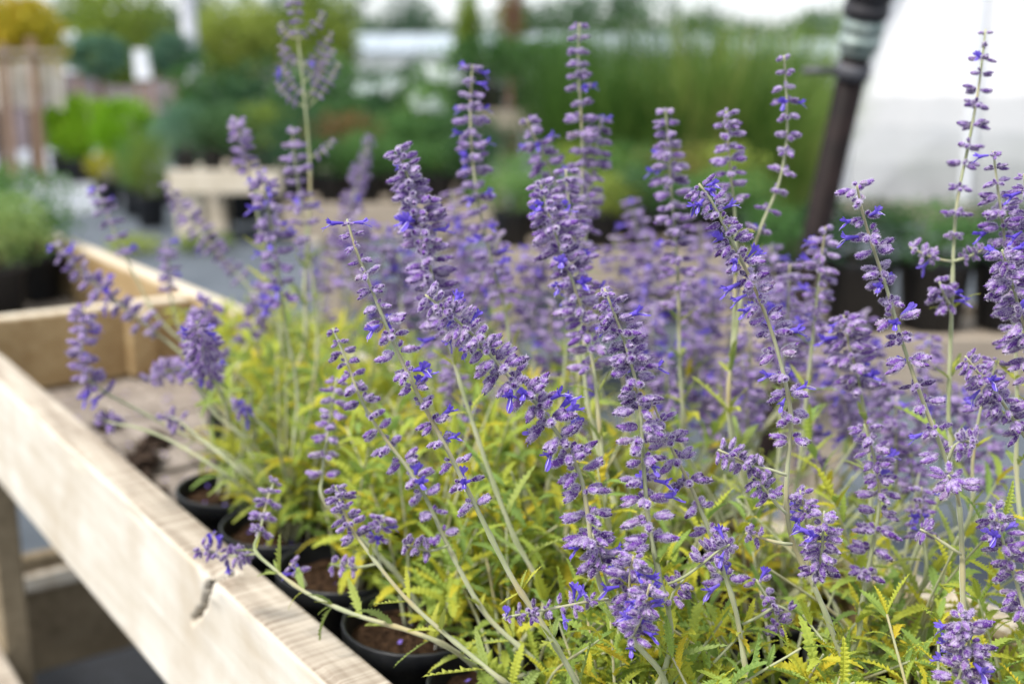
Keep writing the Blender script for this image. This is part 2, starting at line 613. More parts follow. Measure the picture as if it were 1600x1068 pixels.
def near_rail():
    """front rail as a fine profile swept along u, with rounded worn arrises, dents, and the split knot"""
    U0, U1 = -1.75, 1.9
    us = list(np.linspace(U0, -0.80, 120)) + list(np.linspace(-0.79, -0.50, 230)) + list(np.linspace(-0.49, U1, 260))
    T = 0.038
    prof = []   # (v, dz, nv, nz) from bottom front, up the face, over the top, down the back
    r = 0.0045
    prof.append((T - 0.002, -BOARD, 0, -1))
    prof.append((r, -BOARD, 0, -1))
    prof.append((0.0, -BOARD + r, -1, 0))
    for k in range(1, 44):
        prof.append((0.0, -BOARD + r + (BOARD - 2 * r) * k / 44, -1, 0))
    prof.append((0.0, -r, -1, 0.2))
    prof.append((r * 0.3, -r * 0.3, -0.7, 0.7))
    prof.append((r, 0.0, 0, 1))
    for k in range(1, 12):
        prof.append((r + (T - 2 * r) * k / 12, 0.0, 0, 1))
    prof.append((T - r, 0, 0, 1))
    prof.append((T - 0.001, -r, 0.9, 0.3))
    prof.append((T, -r * 2.5, 1, 0))
    prof.append((T, -BOARD + r, 1, 0))
    n = len(prof)
    q = atY(328, 905, 1.0)
    # knot centre in u
    P = Vector((0, 0, CZ)) + ray(328, 903) * (-(CZ - ZR) / ray(328, 903)[2])
    ku = (P - B0).dot(BD)
    crack = [(ku - 0.004, 0.016), (ku, 0.008), (ku + 0.002, -0.004), (ku + 0.008, -0.018), (ku + 0.022, -0.034), (ku + 0.040, -0.047), (ku + 0.052, -0.056)]

    def segd(p, a, b):
        ax, ay = a
        bx, by = b
        t = ((p[0] - ax) * (bx - ax) + (p[1] - ay) * (by - ay)) / ((bx - ax) ** 2 + (by - ay) ** 2)
        t = max(0, min(1, t))
        return math.hypot(p[0] - ax - t * (bx - ax), p[1] - ay - t * (by - ay))
    V, F, MI = [], [], []
    dark = set()
    for i, u in enumerate(us):
        for j, (v, dz, nv, nz) in enumerate(prof):
            w = dz if v <= 0.0045 + 1e-6 else (v if dz > -0.01 else -9)      # unrolled coordinate across face and top
            if dz <= -1e-6 and v <= 0.0045:
                w = dz
            d = 0.0012 * math.sin(u * 5.1 + 1.3) * (1 if nz < 0.5 else 0.4)
            # worn arris dents
            if -0.012 < dz and v < 0.008:
                d -= 0.0016 * max(0, math.sin(u * 53) * math.sin(u * 17.3 + 1))
            if w > -5:
                dk = min(segd((u, w), crack[k], crack[k + 1]) for k in range(len(crack) - 1))
                taper = 1 - 0.65 * max(0, min(1, (-w) / 0.055))
                wd_ = (0.0050 + 0.0012 * math.sin(w * 420)) * taper
                if dk < wd_:
                    d -= 0.024 * (1 - (dk / wd_) ** 2) ** 0.5
                    dark.add(i * n + j)
                # raised lips round the knot
                e = math.hypot((u - ku) / 0.022, (w - 0.003) / 0.016)
                d += 0.0026 * math.exp(-(e - 0.9) ** 2 * 6)
                d += 0.002 * math.exp(-((u - ku - 0.016) / 0.012) ** 2 - ((w + 0.02) / 0.03) ** 2)
            V.append((u, -(v + nv * d), Z + dz + nz * d))
    for i in range(len(us) - 1):
        for j in range(n):
            j2 = (j + 1) % n
            f = (i * n + j, (i + 1) * n + j, (i + 1) * n + j2, i * n + j2)
            F.append(f)
            MI.append(1 if sum(x in dark for x in f) >= 3 else 0)
    me = mesh('rail', V, F, [M['rail'], M['crack']], MI, True)
    o = obj('rail', me, bench)
    o['label'] = 'thick pale rail with a split knot on its edge'
    return o


near_rail()
W = 0.43
bench_box('rail', -1.75, 3.2, W - 0.038, W, Z - BOARD, Z, M['board'], 0.004)
bench_box('cross_board', 0.415, 0.452, 0.040, W - 0.040, Z - 0.122, Z - 0.002, M['board'], 0.003)
bench_box('batten', 0.385, 0.413, 0.275, 0.318, Z - 0.118, Z - 0.012, M['board'], 0.003)
bench_box('cross_board', 1.9, 1.936, 0.040, W - 0.040, Z - 0.122, Z - 0.004, M['board'], 0.003)
FZ = Z - 0.123                                           # floor of the bench
for k in range(30):                                       # floor slats run across the bench
    u0 = -1.70 + k * 0.125
    bench_box('floor_slat', u0, u0 + 0.112 + 0.006 * math.sin(k * 3.1), 0.040, W - 0.040, FZ - 0.020, FZ + 0.0015 * math.sin(k * 5.0), M['slat'], 0.002)
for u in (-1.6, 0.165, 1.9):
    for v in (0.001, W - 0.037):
        bench_box('leg', u, u + 0.085, v, v + 0.036, 0.004, Z - BOARD - 0.001, M['shaded'], 0.003)
bench_box('stringer', -1.75, 0.9, -0.037, -0.001, Z - 0.56, Z - 0.425, M['rail'], 0.003)
bench_box('end_panel', 0.415, 0.437, 0.040, W - 0.040, Z - 0.602, Z - 0.455, M['shaded'], 0.003)
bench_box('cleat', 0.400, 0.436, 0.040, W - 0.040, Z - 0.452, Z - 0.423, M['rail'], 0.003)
bench_box('cleat', 0.412, 0.436, 0.040, W - 0.040, Z - 0.421, Z - 0.396, M['shaded'], 0.003)
bench_box('stringer', -1.75, 1.98, W + 0.001, W + 0.036, Z - 0.56, Z - 0.425, M['shaded'], 0.003)
V, F = box_geo((-1.2, -0.62, 0.0), (1.2, 0.62, 0.012), 0.004)
dark_sheet = obj('shade_sheet', mesh('shade_sheet', V, F, M['pot'], None, False), None, tuple(bp(-0.1, 0.25, 0.005)))  # black sheet added to darken the ground where the bench shades it
dark_sheet.rotation_euler = (0, 0, BRZ)
tag(dark_sheet, 'dark sheet added on the ground to deepen the shade under the bench', 'shade sheet')

# crumbs of potting soil on the bench floor
def crumbs():
    g = Geo()
    lumps = [(-0.22, 0.085, 0.042), (-0.27, 0.08, 0.04), (-0.32, 0.085, 0.045), (-0.37, 0.08, 0.045), (-0.17, 0.09, 0.034), (-0.08, 0.1, 0.035), (0.03, 0.11, 0.03), (-0.15, 0.12, 0.024), (-0.05, 0.15, 0.030), (0.02, 0.19, 0.022), (-0.37, 0.10, 0.026), (0.14, 0.16, 0.018), (-0.1, 0.27, 0.02)]
    for (u, v, s) in lumps:
        for k in range(150):
            a, rr = random.uniform(0, 6.28), s * abs(random.gauss(0, 0.55))
            add = (u + rr * math.cos(a), v + rr * math.sin(a) * 0.7)
            add = (add[0], min(max(add[1], 0.048), 0.37))
            z = FZ + 0.002 + max(0, (s - rr)) * random.uniform(0, 0.8)
            e = random.uniform(0.002, 0.007)
            P = bp(add[0], add[1], z)
            Vs = [P + Vector((random.gauss(0, e), random.gauss(0, e), random.gauss(0, e * 0.7) + e * 0.4)) for _ in range(6)]
            g.add(Vs, [(0, 1, 2), (0, 2, 3), (0, 3, 4), (0, 4, 1), (5, 2, 1), (5, 3, 2), (5, 4, 3), (5, 1, 4)])
    for k in range(500):
        u, v = random.uniform(-0.45, 0.4), random.uniform(0.05, 0.38)
        e = random.uniform(0.0008, 0.0028)
        P = bp(u, v, FZ + 0.003)
        Vs = [P + Vector((random.gauss(0, e), random.gauss(0, e), abs(random.gauss(0, e)))) for _ in range(4)]
        g.add(Vs, [(0, 1, 2), (0, 2, 3), (0, 3, 1), (1, 3, 2)])
    o = obj('dirt', g.mesh('dirt', [M['dirt']], False))
    tag(o, 'dark crumbs of potting soil spilled on the bench floor', None, None, 'stuff')


crumbs()


def fallen_petals():
    g = Geo()
    spots = []
    for k in range(170):
        spots.append((random.uniform(-0.5, 0.38), random.uniform(0.05, 0.38), FZ + 0.006))
    for k in range(60):
        u, v = -0.475 - 0.1095 * random.randrange(6), 0.104
        a, r_ = random.uniform(0, 6.28), 0.046 * math.sqrt(random.random())
        spots.append((u + r_ * math.cos(a), v + r_ * math.sin(a), FZ + 0.003 + 0.108 * 0.86 + 0.005))
    for (u, v, z) in spots:
        P = bp(u, v, z)
        a = random.uniform(0, 6.28)
        t = Vector((math.cos(a), math.sin(a), random.uniform(-0.2, 0.3))) * random.uniform(0.0018, 0.0034)
        b = Vector((-math.sin(a), math.cos(a), random.uniform(-0.3, 0.3))) * random.uniform(0.0012, 0.002)
        g.add([P - t, P + b + Vector((0, 0, 0.0008)), P + t + Vector((0, 0, 0.001)), P - b], [(0, 1, 2, 3)])
    o = obj('petals', g.mesh('petals', [M['petal']], False))
    tag(o, 'small fallen violet petals on the soil and bench floor', None, None, 'stuff')


fallen_petals()

# ------------------------------------------------------------------ russian sage: small pieces, shared meshes
def leaf_mesh(name, m, seed, teeth=9, wid=0.15, droop=0.35, fold=0.35, deep=0.55):
    """toothed narrow leaf, 1 long along +x, upper side +z"""
    R = random.Random(seed)
    V, F = [], []
    nt_ = teeth
    def bend(x, y, z):
        a = droop * x
        ang = droop * 1.4 * x
        return (math.sin(ang) / max(droop * 1.4, 1e-3) if droop > 0.01 else x, y, z - (1 - math.cos(ang)) / max(droop * 1.4, 1e-3) if droop > 0.01 else z)
    def w(t):
        return wid * (math.sin(math.pi * min(1, t * 0.86 + 0.10)) ** 0.75) * (1 - 0.25 * t)
    side = R.uniform(-0.08, 0.08)
    mids, NL, NR = [], [], []
    for k in range(nt_ + 1):
        t = 0.10 + 0.88 * k / nt_
        yo = side * t * t
        mids.append(len(V)); V.append(bend(t, yo, 0))
        nw = w(t) * (1 - deep) + 0.006
        NL.append(len(V)); V.append(bend(t + 0.012, yo + nw, fold * nw - 0.010))
        NR.append(len(V)); V.append(bend(t + 0.012, yo - nw, fold * nw - 0.010))
    V.append((0, 0.006, 0)); V.append((0, -0.006, 0))
    F.append((len(V) - 2, len(V) - 1, NR[0], mids[0]))
    F.append((len(V) - 2, mids[0], NL[0]))
    for k in range(nt_):
        t = 0.10 + 0.88 * (k + 0.75) / nt_
        yo = side * t * t
        ww = w(t) * R.uniform(0.72, 1.15)
        lz = fold * ww + R.uniform(-0.012, 0.02)
        tl = len(V); V.append(bend(t + R.uniform(0.015, 0.05), yo + ww, lz))
        tr = len(V); V.append(bend(t + R.uniform(0.015, 0.05), yo - ww * R.uniform(0.85, 1.1), lz + R.uniform(-0.02, 0.02)))
        # ridge between veins
        t2 = 0.10 + 0.88 * (k + 0.5) / nt_
        ml = len(V); V.append(bend(t2 + 0.02, side * t2 * t2 + w(t2) * 0.42, fold * w(t2) * 0.42 + 0.016))
        mr = len(V); V.append(bend(t2 + 0.02, side * t2 * t2 - w(t2) * 0.42, fold * w(t2) * 0.42 + 0.016))
        F += [(mids[k], mids[k + 1], ml), (mids[k], ml, NL[k]), (NL[k], ml, tl), (ml, NL[k + 1], tl), (ml, mids[k + 1], NL[k + 1])]
        F += [(mids[k], mr, mids[k + 1]), (mids[k], NR[k], mr), (NR[k], tr, mr), (mr, tr, NR[k + 1]), (mr, NR[k + 1], mids[k + 1])]
    tip = len(V); V.append(bend(1.03, side, 0.0))
    F += [(mids[-1], tip, NL[-1]), (mids[-1], NR[-1], tip)]
    return mesh(name, V, F, m, None, False)


LEAVES = [leaf_mesh('leaf', M['leaf'], i, 8 + i % 4, 0.145 + 0.012 * (i % 3), [0.15, 0.5, 0.9, 0.3, 0.7, 1.1][i % 6], [0.5, 0.3, 0.15][i % 3], 0.5 + 0.08 * (i % 2)) for i in range(10)]
LEAVES_G = [leaf_mesh('leaf', M['leaf_green'], 50 + i, 8 + i % 3, 0.12 + 0.015 * (i % 3), [-0.2, 0.2, 0.6, 0.4][i % 4], [0.6, 0.4, 0.25][i % 3], 0.5) for i in range(6)]


def calyx(g, M4, L, R_, hairs, R):
    """one bell-shaped hairy calyx along +x, transformed by M4"""
    n = 8
    prof = [(0.0, 0.16), (0.07, 0.42), (0.25, 0.78), (0.5, 1.0), (0.72, 0.96), (0.9, 0.72)]
    V, F = [], []
    for (t, rr) in prof:
        for k in range(n):
            a = 2 * math.pi * k / n
            q = R_ * rr * (1 + 0.07 * math.cos(4 * a + 0.6))
            V.append(Vector((t * L, q * math.cos(a), q * math.sin(a) * 0.88)))
    for k in range(n):                      # two-lipped toothed mouth
        a = 2 * math.pi * k / n
        lip = 0.06 + 0.16 * abs(math.sin(a)) ** 2 + R.uniform(-0.02, 0.07)
        q = R_ * 0.30
        V.append(Vector((L * (0.93 + lip), q * math.cos(a), q * math.sin(a) * 1.0)))
    m = len(prof)
    for i in range(m):
        for k in range(n):
            k2 = (k + 1) % n
            F.append((i * n + k, i * n + k2, (i + 1) * n + k2, (i + 1) * n + k))
    b = len(V)
    V.append(Vector((L * 0.93, 0, 0)))
    MF = [(m * n + k, m * n + (k + 1) % n, b) for k in range(n)]
    g.add([M4 @ v for v in V], F, 0)
    g.add([M4 @ v for v in V], MF, 1)
    HV, HF = [], []
    for _ in range(hairs):
        t = R.uniform(0.03, 1.02)
        a = R.uniform(0, 6.283)
        rr = np.interp(t, [0, .07, .25, .5, .75, .92, 1.1], [.16, .42, .78, 1, .96, .7, .4]) * R_
        p = Vector((t * L, rr * math.cos(a), rr * math.sin(a) * 0.88))
        d = Vector((R.uniform(-0.1, 0.8), math.cos(a) + R.gauss(0, .35), math.sin(a) + R.gauss(0, .35))).normalized()
        l = R.uniform(0.0006, 0.0014)
        s = Vector((R.gauss(0, 1), R.gauss(0, 1), R.gauss(0, 1))).cross(d).normalized() * 0.00014
        k = len(HV)
        HV += [M4 @ (p - s), M4 @ (p + s), M4 @ (p + d * l)]
        HF.append((k, k + 1, k + 2))
    g.add(HV, HF, 2)


def whorl_mesh(seed, count, spread=1.0):
    """a ring of calyces in two opposite bunches round the stem (axis z), about 24 mm across"""
    R = random.Random(seed)
    g = Geo()
    for c in range(count):
        side = 0 if c % 2 == 0 else math.pi
        az = side + R.uniform(-1.15, 1.15) * spread
        el = R.uniform(-0.30, 0.20)
        L = R.uniform(0.0076, 0.0098)
        r = R.uniform(0.00175, 0.0023)
        base = Vector((math.cos(az), math.sin(az), 0)) * R.uniform(0.0018, 0.0042) + Vector((0, 0, R.uniform(-0.0014, 0.0016)))
        M4 = Matrix.Translation(base) @ Matrix.Rotation(az, 4, 'Z') @ Matrix.Rotation(-el, 4, 'Y') @ Matrix.Rotation(R.uniform(-0.5, 0.5), 4, 'X')
        calyx(g, M4, L, r, 190, R)
    for c in range(2):                       # small unopened buds close to the stem
        az = R.uniform(0, 6.28)
        M4 = Matrix.Translation((math.cos(az) * 0.0018, math.sin(az) * 0.0018, R.uniform(-0.001, 0.003))) @ Matrix.Rotation(az, 4, 'Z') @ Matrix.Rotation(R.uniform(-0.8, 0.2), 4, 'Y')
        calyx(g, M4, 0.0038, 0.0014, 80, R)
    return g.mesh('flower_whorl', [M['calyx'], M['mouth'], M['hair']])


WH_DENSE = [whorl_mesh(100 + i, 8 + i % 3) for i in range(7)]
WH_OPEN = [whorl_mesh(200 + i, 5 + i % 3, 0.8) for i in range(7)]
WH_BUD = [whorl_mesh(300 + i, 4 + i % 2, 1.0) for i in range(4)]


def flower_mesh(seed):
    """open two-lipped flower: tube along +x, four upper lobes, one long lower lobe, style"""
    R = random.Random(seed)
    g = Geo()
    V, F = tube_geo([(0.0, 0, 0), (0.004, 0, 0.0002), (0.0075, 0, 0.0001)], [0.0007, 0.0011, 0.0017], 7, False)
    g.add(V, F, 0)

    def lobe(yaw, el, ln, wd_, curl):
        M4 = Matrix.Translation((0.0070, 0, 0)) @ Matrix.Rotation(yaw, 4, 'X') @ Matrix.Rotation(-el, 4, 'Y')
        P = []
        prof = [(0, 0.35), (0.3, 0.75), (0.65, 1.0), (0.88, 0.75), (1.0, 0.25)]
        for (t, w_) in prof:
            z = curl * ln * t * t
            for sgn in (-1, 0, 1):
                P.append(M4 @ Vector((ln * t, sgn * wd_ * w_, z + (abs(sgn) * 0.0005))))
        Fs = []
        for i in range(len(prof) - 1):
            for s_ in (0, 1):
                a = i * 3 + s_
                Fs.append((a, a + 1, a + 4, a + 3))
        g.add(P, Fs, 0)
    for yw in (-1.0, -0.33, 0.33, 1.0):
        lobe(yw + R.uniform(-.1, .1), R.uniform(0.65, 1.05), R.uniform(0.0042, 0.0054), 0.0011, R.uniform(-0.3, 0.15))
    lobe(math.pi, R.uniform(0.45, 0.85), R.uniform(0.0066, 0.0082), 0.0017, -0.15)
    V, F = tube_geo([(0.006, 0, 0), (0.010, 0.0004, -0.0012), (0.0135, R.uniform(-.001, .001), -0.0048)], [0.00018, 0.00018, 0.00025], 4)
    g.add(V, F, 1)
    return g.mesh('flower', [M['petal'], M['style']])


FLOWERS = [flower_mesh(400 + i) for i in range(6)]

POT_R, POT_H = 0.054, 0.108


def pot_meshes(R_, H_, n=26):
    prof = [(R_ * 0.74, 0.0), (R_ * 0.76, 0.002), (R_ * 0.93, H_ * 0.84), (R_ * 0.945, H_ * 0.845), (R_ * 0.985, H_ * 0.85), (R_ * 1.0, H_ * 0.99), (R_ * 0.995, H_), (R_ * 0.955, H_), (R_ * 0.945, H_ * 0.97), (R_ * 0.90, H_ * 0.84), (R_ * 0.885, H_ * 0.78)]
    V, F = lathe_geo(prof, n)
    F.append(tuple(range(n))[::-1])
    pm = mesh('pot', V, F, M['pot'])
    # soil with lumps
    V, F = [], []
    rings = 7
    zs = H_ * 0.86
    for i in range(rings):
        r = R_ * 0.905 * (i + 0.35) / (rings - 0.65)
        for k in range(n):
            a = 2 * math.pi * k / n
            V.append((r * math.cos(a), r * math.sin(a), zs + random.gauss(0, R_ * 0.022) + R_ * 0.05 * (1 - r / R_)))
    for i in range(rings - 1):
        for k in range(n):
            k2 = (k + 1) % n
            F.append((i * n + k, i * n + k2, (i + 1) * n + k2, (i + 1) * n + k))
    F.append(tuple(range(n)))
    return pm, mesh('soil', V, F, M['soil'])


POT_ME, SOIL_ME = pot_meshes(POT_R, POT_H)


def mat_dir(p, x, z, s):
    """matrix at p with local +x along x, +z near z, scaled s"""
    x = x.normalized()
    y = z.cross(x)
    if y.length < 1e-5:
        y = Vector((0, 1, 0)).cross(x)
    y.normalize()
    z = x.cross(y)
    m = Matrix((x, y, z)).transposed().to_4x4()
    m = m @ Matrix.Scale(s, 4)
    m.translation = p
    return m


# plants: grid of pots in the bench
class Plant:
    pass


PLANTS = []
ORD = ['first', 'second', 'third', 'fourth', 'fifth', 'sixth', 'seventh', 'eighth', 'ninth', 'tenth', 'eleventh', 'twelfth', 'thirteenth']
ROWS = [(0.104, -0.475, 7, 'beside the thick pale rail'), (0.213, -0.27, 9, 'in the middle row'), (0.322, 0.06, 12, 'beside the far rail')]
PSTEP = 0.1095
for ri, (v, ufar, cnt, where) in enumerate(ROWS):
    for k in range(cnt):
        u = ufar - PSTEP * k + random.uniform(-0.003, 0.003)
        loc = bp(u, v + random.uniform(-0.002, 0.002), FZ + 0.003)
        pl = Plant()
        pl.loc, pl.row, pl.k, pl.u, pl.v = loc, ri, k, u, v
        pl.root = empty('russian_sage', loc, 'potted Russian sage %s, %s pot from the far end' % (where, ORD[k]), 'plant', 'potted Russian sage on the bench')
        obj('pot', POT_ME, pl.root).rotation_euler = (0, 0, random.uniform(0, 6))
        obj('soil', SOIL_ME, pl.root).rotation_euler = (0, 0, random.uniform(0, 6))
        pl.leaves = 0
        PLANTS.append(pl)

UP = Vector((0, 0, 1))


def nearest_plant(p, maxrow=None):
    return min(PLANTS, key=lambda q: (q.loc.x - p.x) ** 2 + (q.loc.y - p.y) ** 2)


def put(name, me, parent, M4, L):
    o = bpy.data.objects.new(name, me)
    M4 = Matrix.Translation(-L) @ M4
    o.matrix_basis = M4
    return link(o, parent)


def leaf_pair(pl, stem, p, t, az, size, meshes, spread=0.9, both=True):
    """two opposite leaves at point p of a stem with direction t"""
    a = t.cross(UP)
    if a.length < 0.05:
        a = t.cross(Vector((1, 0, 0)))
    a.normalize()
    b = t.cross(a)
    out_ = a * math.cos(az) + b * math.sin(az)
    for sgn in ((1, -1) if both else (1,)):
        if random.random() < 0.06:
            continue
        sp = spread * random.uniform(0.75, 1.25)
        d = (out_ * sgn * math.sin(sp) + t * math.cos(sp)).normalized()
        d = (d + Vector((random.gauss(0, .18), random.gauss(0, .18), random.gauss(0, .15)))).normalized()
        z = (t - d * t.dot(d))
        z = (z * 0.6 + UP * 0.7)
        put('leaf', random.choice(meshes), stem, mat_dir(p, d, z, size * random.uniform(0.6, 1.25)), pl.loc)
        pl.leaves += 1


def arclen(pts):
    s = [0.0]
    for i in range(1, len(pts)):
        s.append(s[-1] + (pts[i] - pts[i - 1]).length)
    return s


def sample(pts, S, s):
    i = int(np.searchsorted(S, s))
    i = max(1, min(len(pts) - 1, i))
    f = (s - S[i - 1]) / max(1e-9, S[i] - S[i - 1])
    f = max(0, min(1, f))
    return pts[i - 1].lerp(pts[i], f), (pts[i] - pts[i - 1]).normalized()


def flower_stem(pl, pts, r_tip, r_base, s_fl, sp0, sp1, w0, w1, fp, lf=(0, 0, 0), dense=True, first=0.002, frost=None):
    """pts from tip to base in world space.  s_fl: length of flowering part from the tip;
    sp0..sp1 whorl spacing, w0..w1 whorl diameter, fp chance of an open flower; lf=(s0,s1,step) leafy stretch"""
    P = spline(pts, 0.005)
    S = arclen(P)
    tot = S[-1]
    rad = [(r_tip + (r_base - r_tip) * (s / tot) ** 0.7) for s in S]
    rad = [r_ * (1 + 0.35 * math.exp(-(((s_ % 0.034) - 0.017) / 0.0032) ** 2)) if s_ > s_fl else r_ for r_, s_ in zip(rad, S)]
    V, F = tube_geo([p - pl.loc for p in P], rad, 7)
    stem = obj('flower_stem', mesh('flower_stem', V, F, M['stem']), pl.root)
    s = first
    k = 0
    az0 = random.uniform(0, 6.28)
    while s < s_fl:
        f = s / s_fl
        p, t = sample(P, S, s)
        t = -t                                   # towards the tip
        w = w0 + (w1 - w0) * min(1, f * 3.0) ** 0.8
        w *= random.uniform(0.88, 1.12)
        sc_ = w / 0.0235
        az = az0 + k * math.pi / 2 + random.gauss(0, 0.25)
        pool = WH_BUD if f < 0.08 else (WH_DENSE if dense else WH_OPEN)
        if f >= 0.08 and random.random() < 0.2:
            pool = WH_OPEN if dense else WH_DENSE
        a = t.cross(Vector((math.cos(az), math.sin(az), 0.3))).normalized()
        x = a.cross(t).normalized()
        m4 = mat_dir(p, x, t, sc_)
        put('flower_whorl', random.choice(pool), stem, m4, pl.loc)
        nfl = 0
        if random.random() < fp * 0.88:
            nfl = 1 + (random.random() < 0.4) + (random.random() < 0.2)
        for _ in range(nfl):
            ang = random.uniform(0, 6.28)
            d = (x * math.cos(ang) + t.cross(x) * math.sin(ang)) + t * random.uniform(-0.3, 0.3)
            # open flowers mostly turn outward to the light
            d.normalize()
            put('flower', random.choice(FLOWERS), stem, mat_dir(p + d * 0.0056 * sc_, d, UP, random.uniform(0.85, 1.1) * max(0.8, min(1.15, sc_))), pl.loc)
        s += (sp0 + (sp1 - sp0) * f) * random.uniform(0.85, 1.15)
        k += 1
    s0, s1, st = lf
    s = s0
    while st > 0 and s < min(s1, tot):
        p, t = sample(P, S, s)
        f = (s - s0) / max(1e-6, s1 - s0)
        leaf_pair(pl, stem, p, -t, az0 + k * math.pi / 2 + random.gauss(0, .2), 0.020 + 0.024 * f, LEAVES_G if f < 0.7 else LEAVES, 0.85)
        if random.random() < 0.6:
            leaf_pair(pl, stem, p, -t, az0 + k * math.pi / 2 + random.gauss(0, .4), 0.010 + 0.010 * f, LEAVES_G, 0.5)
        s += st * random.uniform(0.8, 1.2)
        k += 1
    return stem, P, S


def px(w, d):
    return w / FPX * d


def SPIKE(pts, d0, d1, end, sp=(14, 30), wd_=(34, 70), fp=0.3, lf=None, root=True, dense=True, rb=None, rt=0.6, plant=None):
    """pts: list of (x, y) from tip to base, d0/d1 depth at tip/base, end: index (float) where flowers stop"""
    n = len(pts)
    rb = rb or (1.75 if root else 0.85)
    W_ = [at(x, y, d0 + (d1 - d0) * i / (n - 1)) for i, (x, y) in enumerate(pts)]
    pl = plant or nearest_plant(W_[-1] - (UP * 0.0))
    W2 = list(W_)
    if root:
        a = random.uniform(0, 6.28)
        basep = pl.loc + Vector((math.cos(a) * 0.012, math.sin(a) * 0.012, POT_H * 0.87))
        if (W_[-1] - basep).length > 0.03:
            mid = W_[-1].lerp(basep, 0.55)
            mid.x, mid.y = W_[-1].x * 0.35 + basep.x * 0.65, W_[-1].y * 0.35 + basep.y * 0.65
            W2.append(mid)
        W2.append(basep)
    # arc lengths of the drawn points
    acc = [0.0]
    for i in range(1, len(W2)):
        acc.append(acc[-1] + (W2[i] - W2[i - 1]).length)
    i = min(int(end), n - 1)
    sfl = acc[i] + (end - i) * (acc[min(i + 1, len(acc) - 1)] - acc[i])
    dm = (d0 + d1) / 2
    if lf is None:
        lf = (sfl + 0.015, acc[-1] - 0.02, 0.030)
    elif lf == 'low':
        lf = (max(sfl + 0.02, acc[-1] * 0.58), acc[-1] - 0.015, 0.020)
    return flower_stem(pl, W2, rt / 1000, rb / 1000, sfl, px(sp[0] * 1.02, dm), px(sp[1] * 1.02, dm), px(wd_[0] * 0.98, dm), px(wd_[1] * 0.98, dm), fp, lf, dense), pl


# ---- the stems in and near focus, measured from their tips
(_, plA) = SPIKE([(542, 342), (558, 395), (580, 450), (602, 505), (626, 560), (650, 610), (672, 652), (702, 708), (742, 788), (800, 902), (850, 978), (902, 1068)], 0.585, 0.62, 8.0, (20, 40), (26, 60), 0.45, (0.22, 0.5, 0.032), dense=False)
(_, plB) = SPIKE([(664, 460), (702, 490), (750, 535), (790, 582), (832, 622), (868, 672), (905, 738), (918, 800), (926, 860), (945, 930), (990, 1000), (1040, 1068)], 0.58, 0.61, 8.6, (14, 44), (50, 76), 0.42)
(_, plC) = SPIKE([(944, 450), (964, 500), (984, 560), (998, 620), (1003, 680), (1008, 760), (1016, 830), (1030, 900), (1046, 965), (1040, 1040)], 0.58, 0.61, 6.2, (15, 36), (40, 76), 0.32)
(_, plD) = SPIKE([(1018, 622), (1045, 690), (1082, 765), (1108, 830), (1128, 885), (1150, 955), (1172, 1068)], 0.61, 0.625, 4.4, (30, 46), (40, 66), 0.2, (0.14, 0.5, 0.03), dense=False)
(_, plE) = SPIKE([(1092, 287), (1112, 315), (1136, 362), (1160, 410), (1180, 452), (1200, 502), (1216, 552), (1228, 602), (1236, 655), (1231, 722), (1229, 790), (1240, 850), (1270, 912), (1300, 985), (1322, 1068)], 0.58, 0.63, 8.7, (14, 40), (50, 66), 0.42, (0.27, 0.55, 0.024), dense=False)
(_, plF) = SPIKE([(1338, 286), (1350, 340), (1366, 392), (1386, 452), (1406, 522), (1426, 582), (1448, 642), (1476, 712), (1496, 772), (1503, 850), (1505, 940), (1512, 1010)], 0.585, 0.62, 8.2, (22, 48), (58, 62), 0.38, (0.33, 0.6, 0.03), dense=False)
(_, plG) = SPIKE([(1540, 46), (1530, 130), (1514, 222), (1500, 292), (1492, 352), (1488, 450), (1485, 545), (1482, 640), (1480, 740)], 0.70, 0.72, 4.3, (20, 42), (24, 46), 0.3, (0.175, 0.28, 0.04), dense=False)
SPIKE([(1552, 236), (1560, 300), (1570, 372), (1580, 450), (1586, 520), (1590, 640), (1590, 760)], 0.65, 0.68, 4.3, (20, 26), (28, 64), 0.4)
SPIKE([(1566, 390), (1578, 430), (1592, 480), (1608, 540), (1625, 640), (1640, 760)], 0.585, 0.62, 3.6, (16, 24), (40, 70), 0.4)
SPIKE([(1600, 272), (1606, 340), (1612, 420), (1620, 520), (1640, 700)], 0.62, 0.66, 2.8, (17, 26), (30, 60), 0.3)
SPIKE([(1508, 556), (1535, 590), (1562, 622), (1588, 662), (1625, 720), (1660, 800)], 0.60, 0.62, 3.4, (15, 28), (40, 66), 0.35)
SPIKE([(1552, 792), (1562, 830), (1576, 872), (1590, 915), (1606, 975), (1620, 1060)], 0.60, 0.61, 3.6, (18, 28), (60, 62), 0.25)
SPIKE([(1498, 958), (1512, 985), (1512, 1020), (1498, 1060), (1500, 1090)], 0.575, 0.585, 3.4, (16, 20), (52, 70), 0.5, (0, 0, 0), root=False, plant=plF)
SPIKE([(520, 512), (540, 560), (568, 632), (606, 690), (640, 735), (672, 790), (700, 852), (760, 960), (842, 1040)], 0.66, 0.68, 6.0, (18, 40), (30, 60), 0.18, None, dense=False)
(_, plO) = SPIKE([(526, 590), (518, 640), (510, 690), (504, 740), (512, 790)], 0.76, 0.76, 3.4, (15, 30), (34, 48), 0.15, (0, 0, 0), dense=True)
SPIKE([(524, 758), (534, 790), (548, 822), (580, 868), (640, 940), (720, 1010), (792, 1068)], 0.68, 0.66, 2.3, (14, 18), (42, 48), 0.5, None)
(_, plP) = SPIKE([(430, 748), (418, 780), (406, 830), (398, 858), (428, 888), (478, 925), (550, 958), (640, 985), (700, 1010)], 0.74, 0.68, 2.5, (16, 24), (34, 42), 0.1, (0.05, 0.3, 0.022))
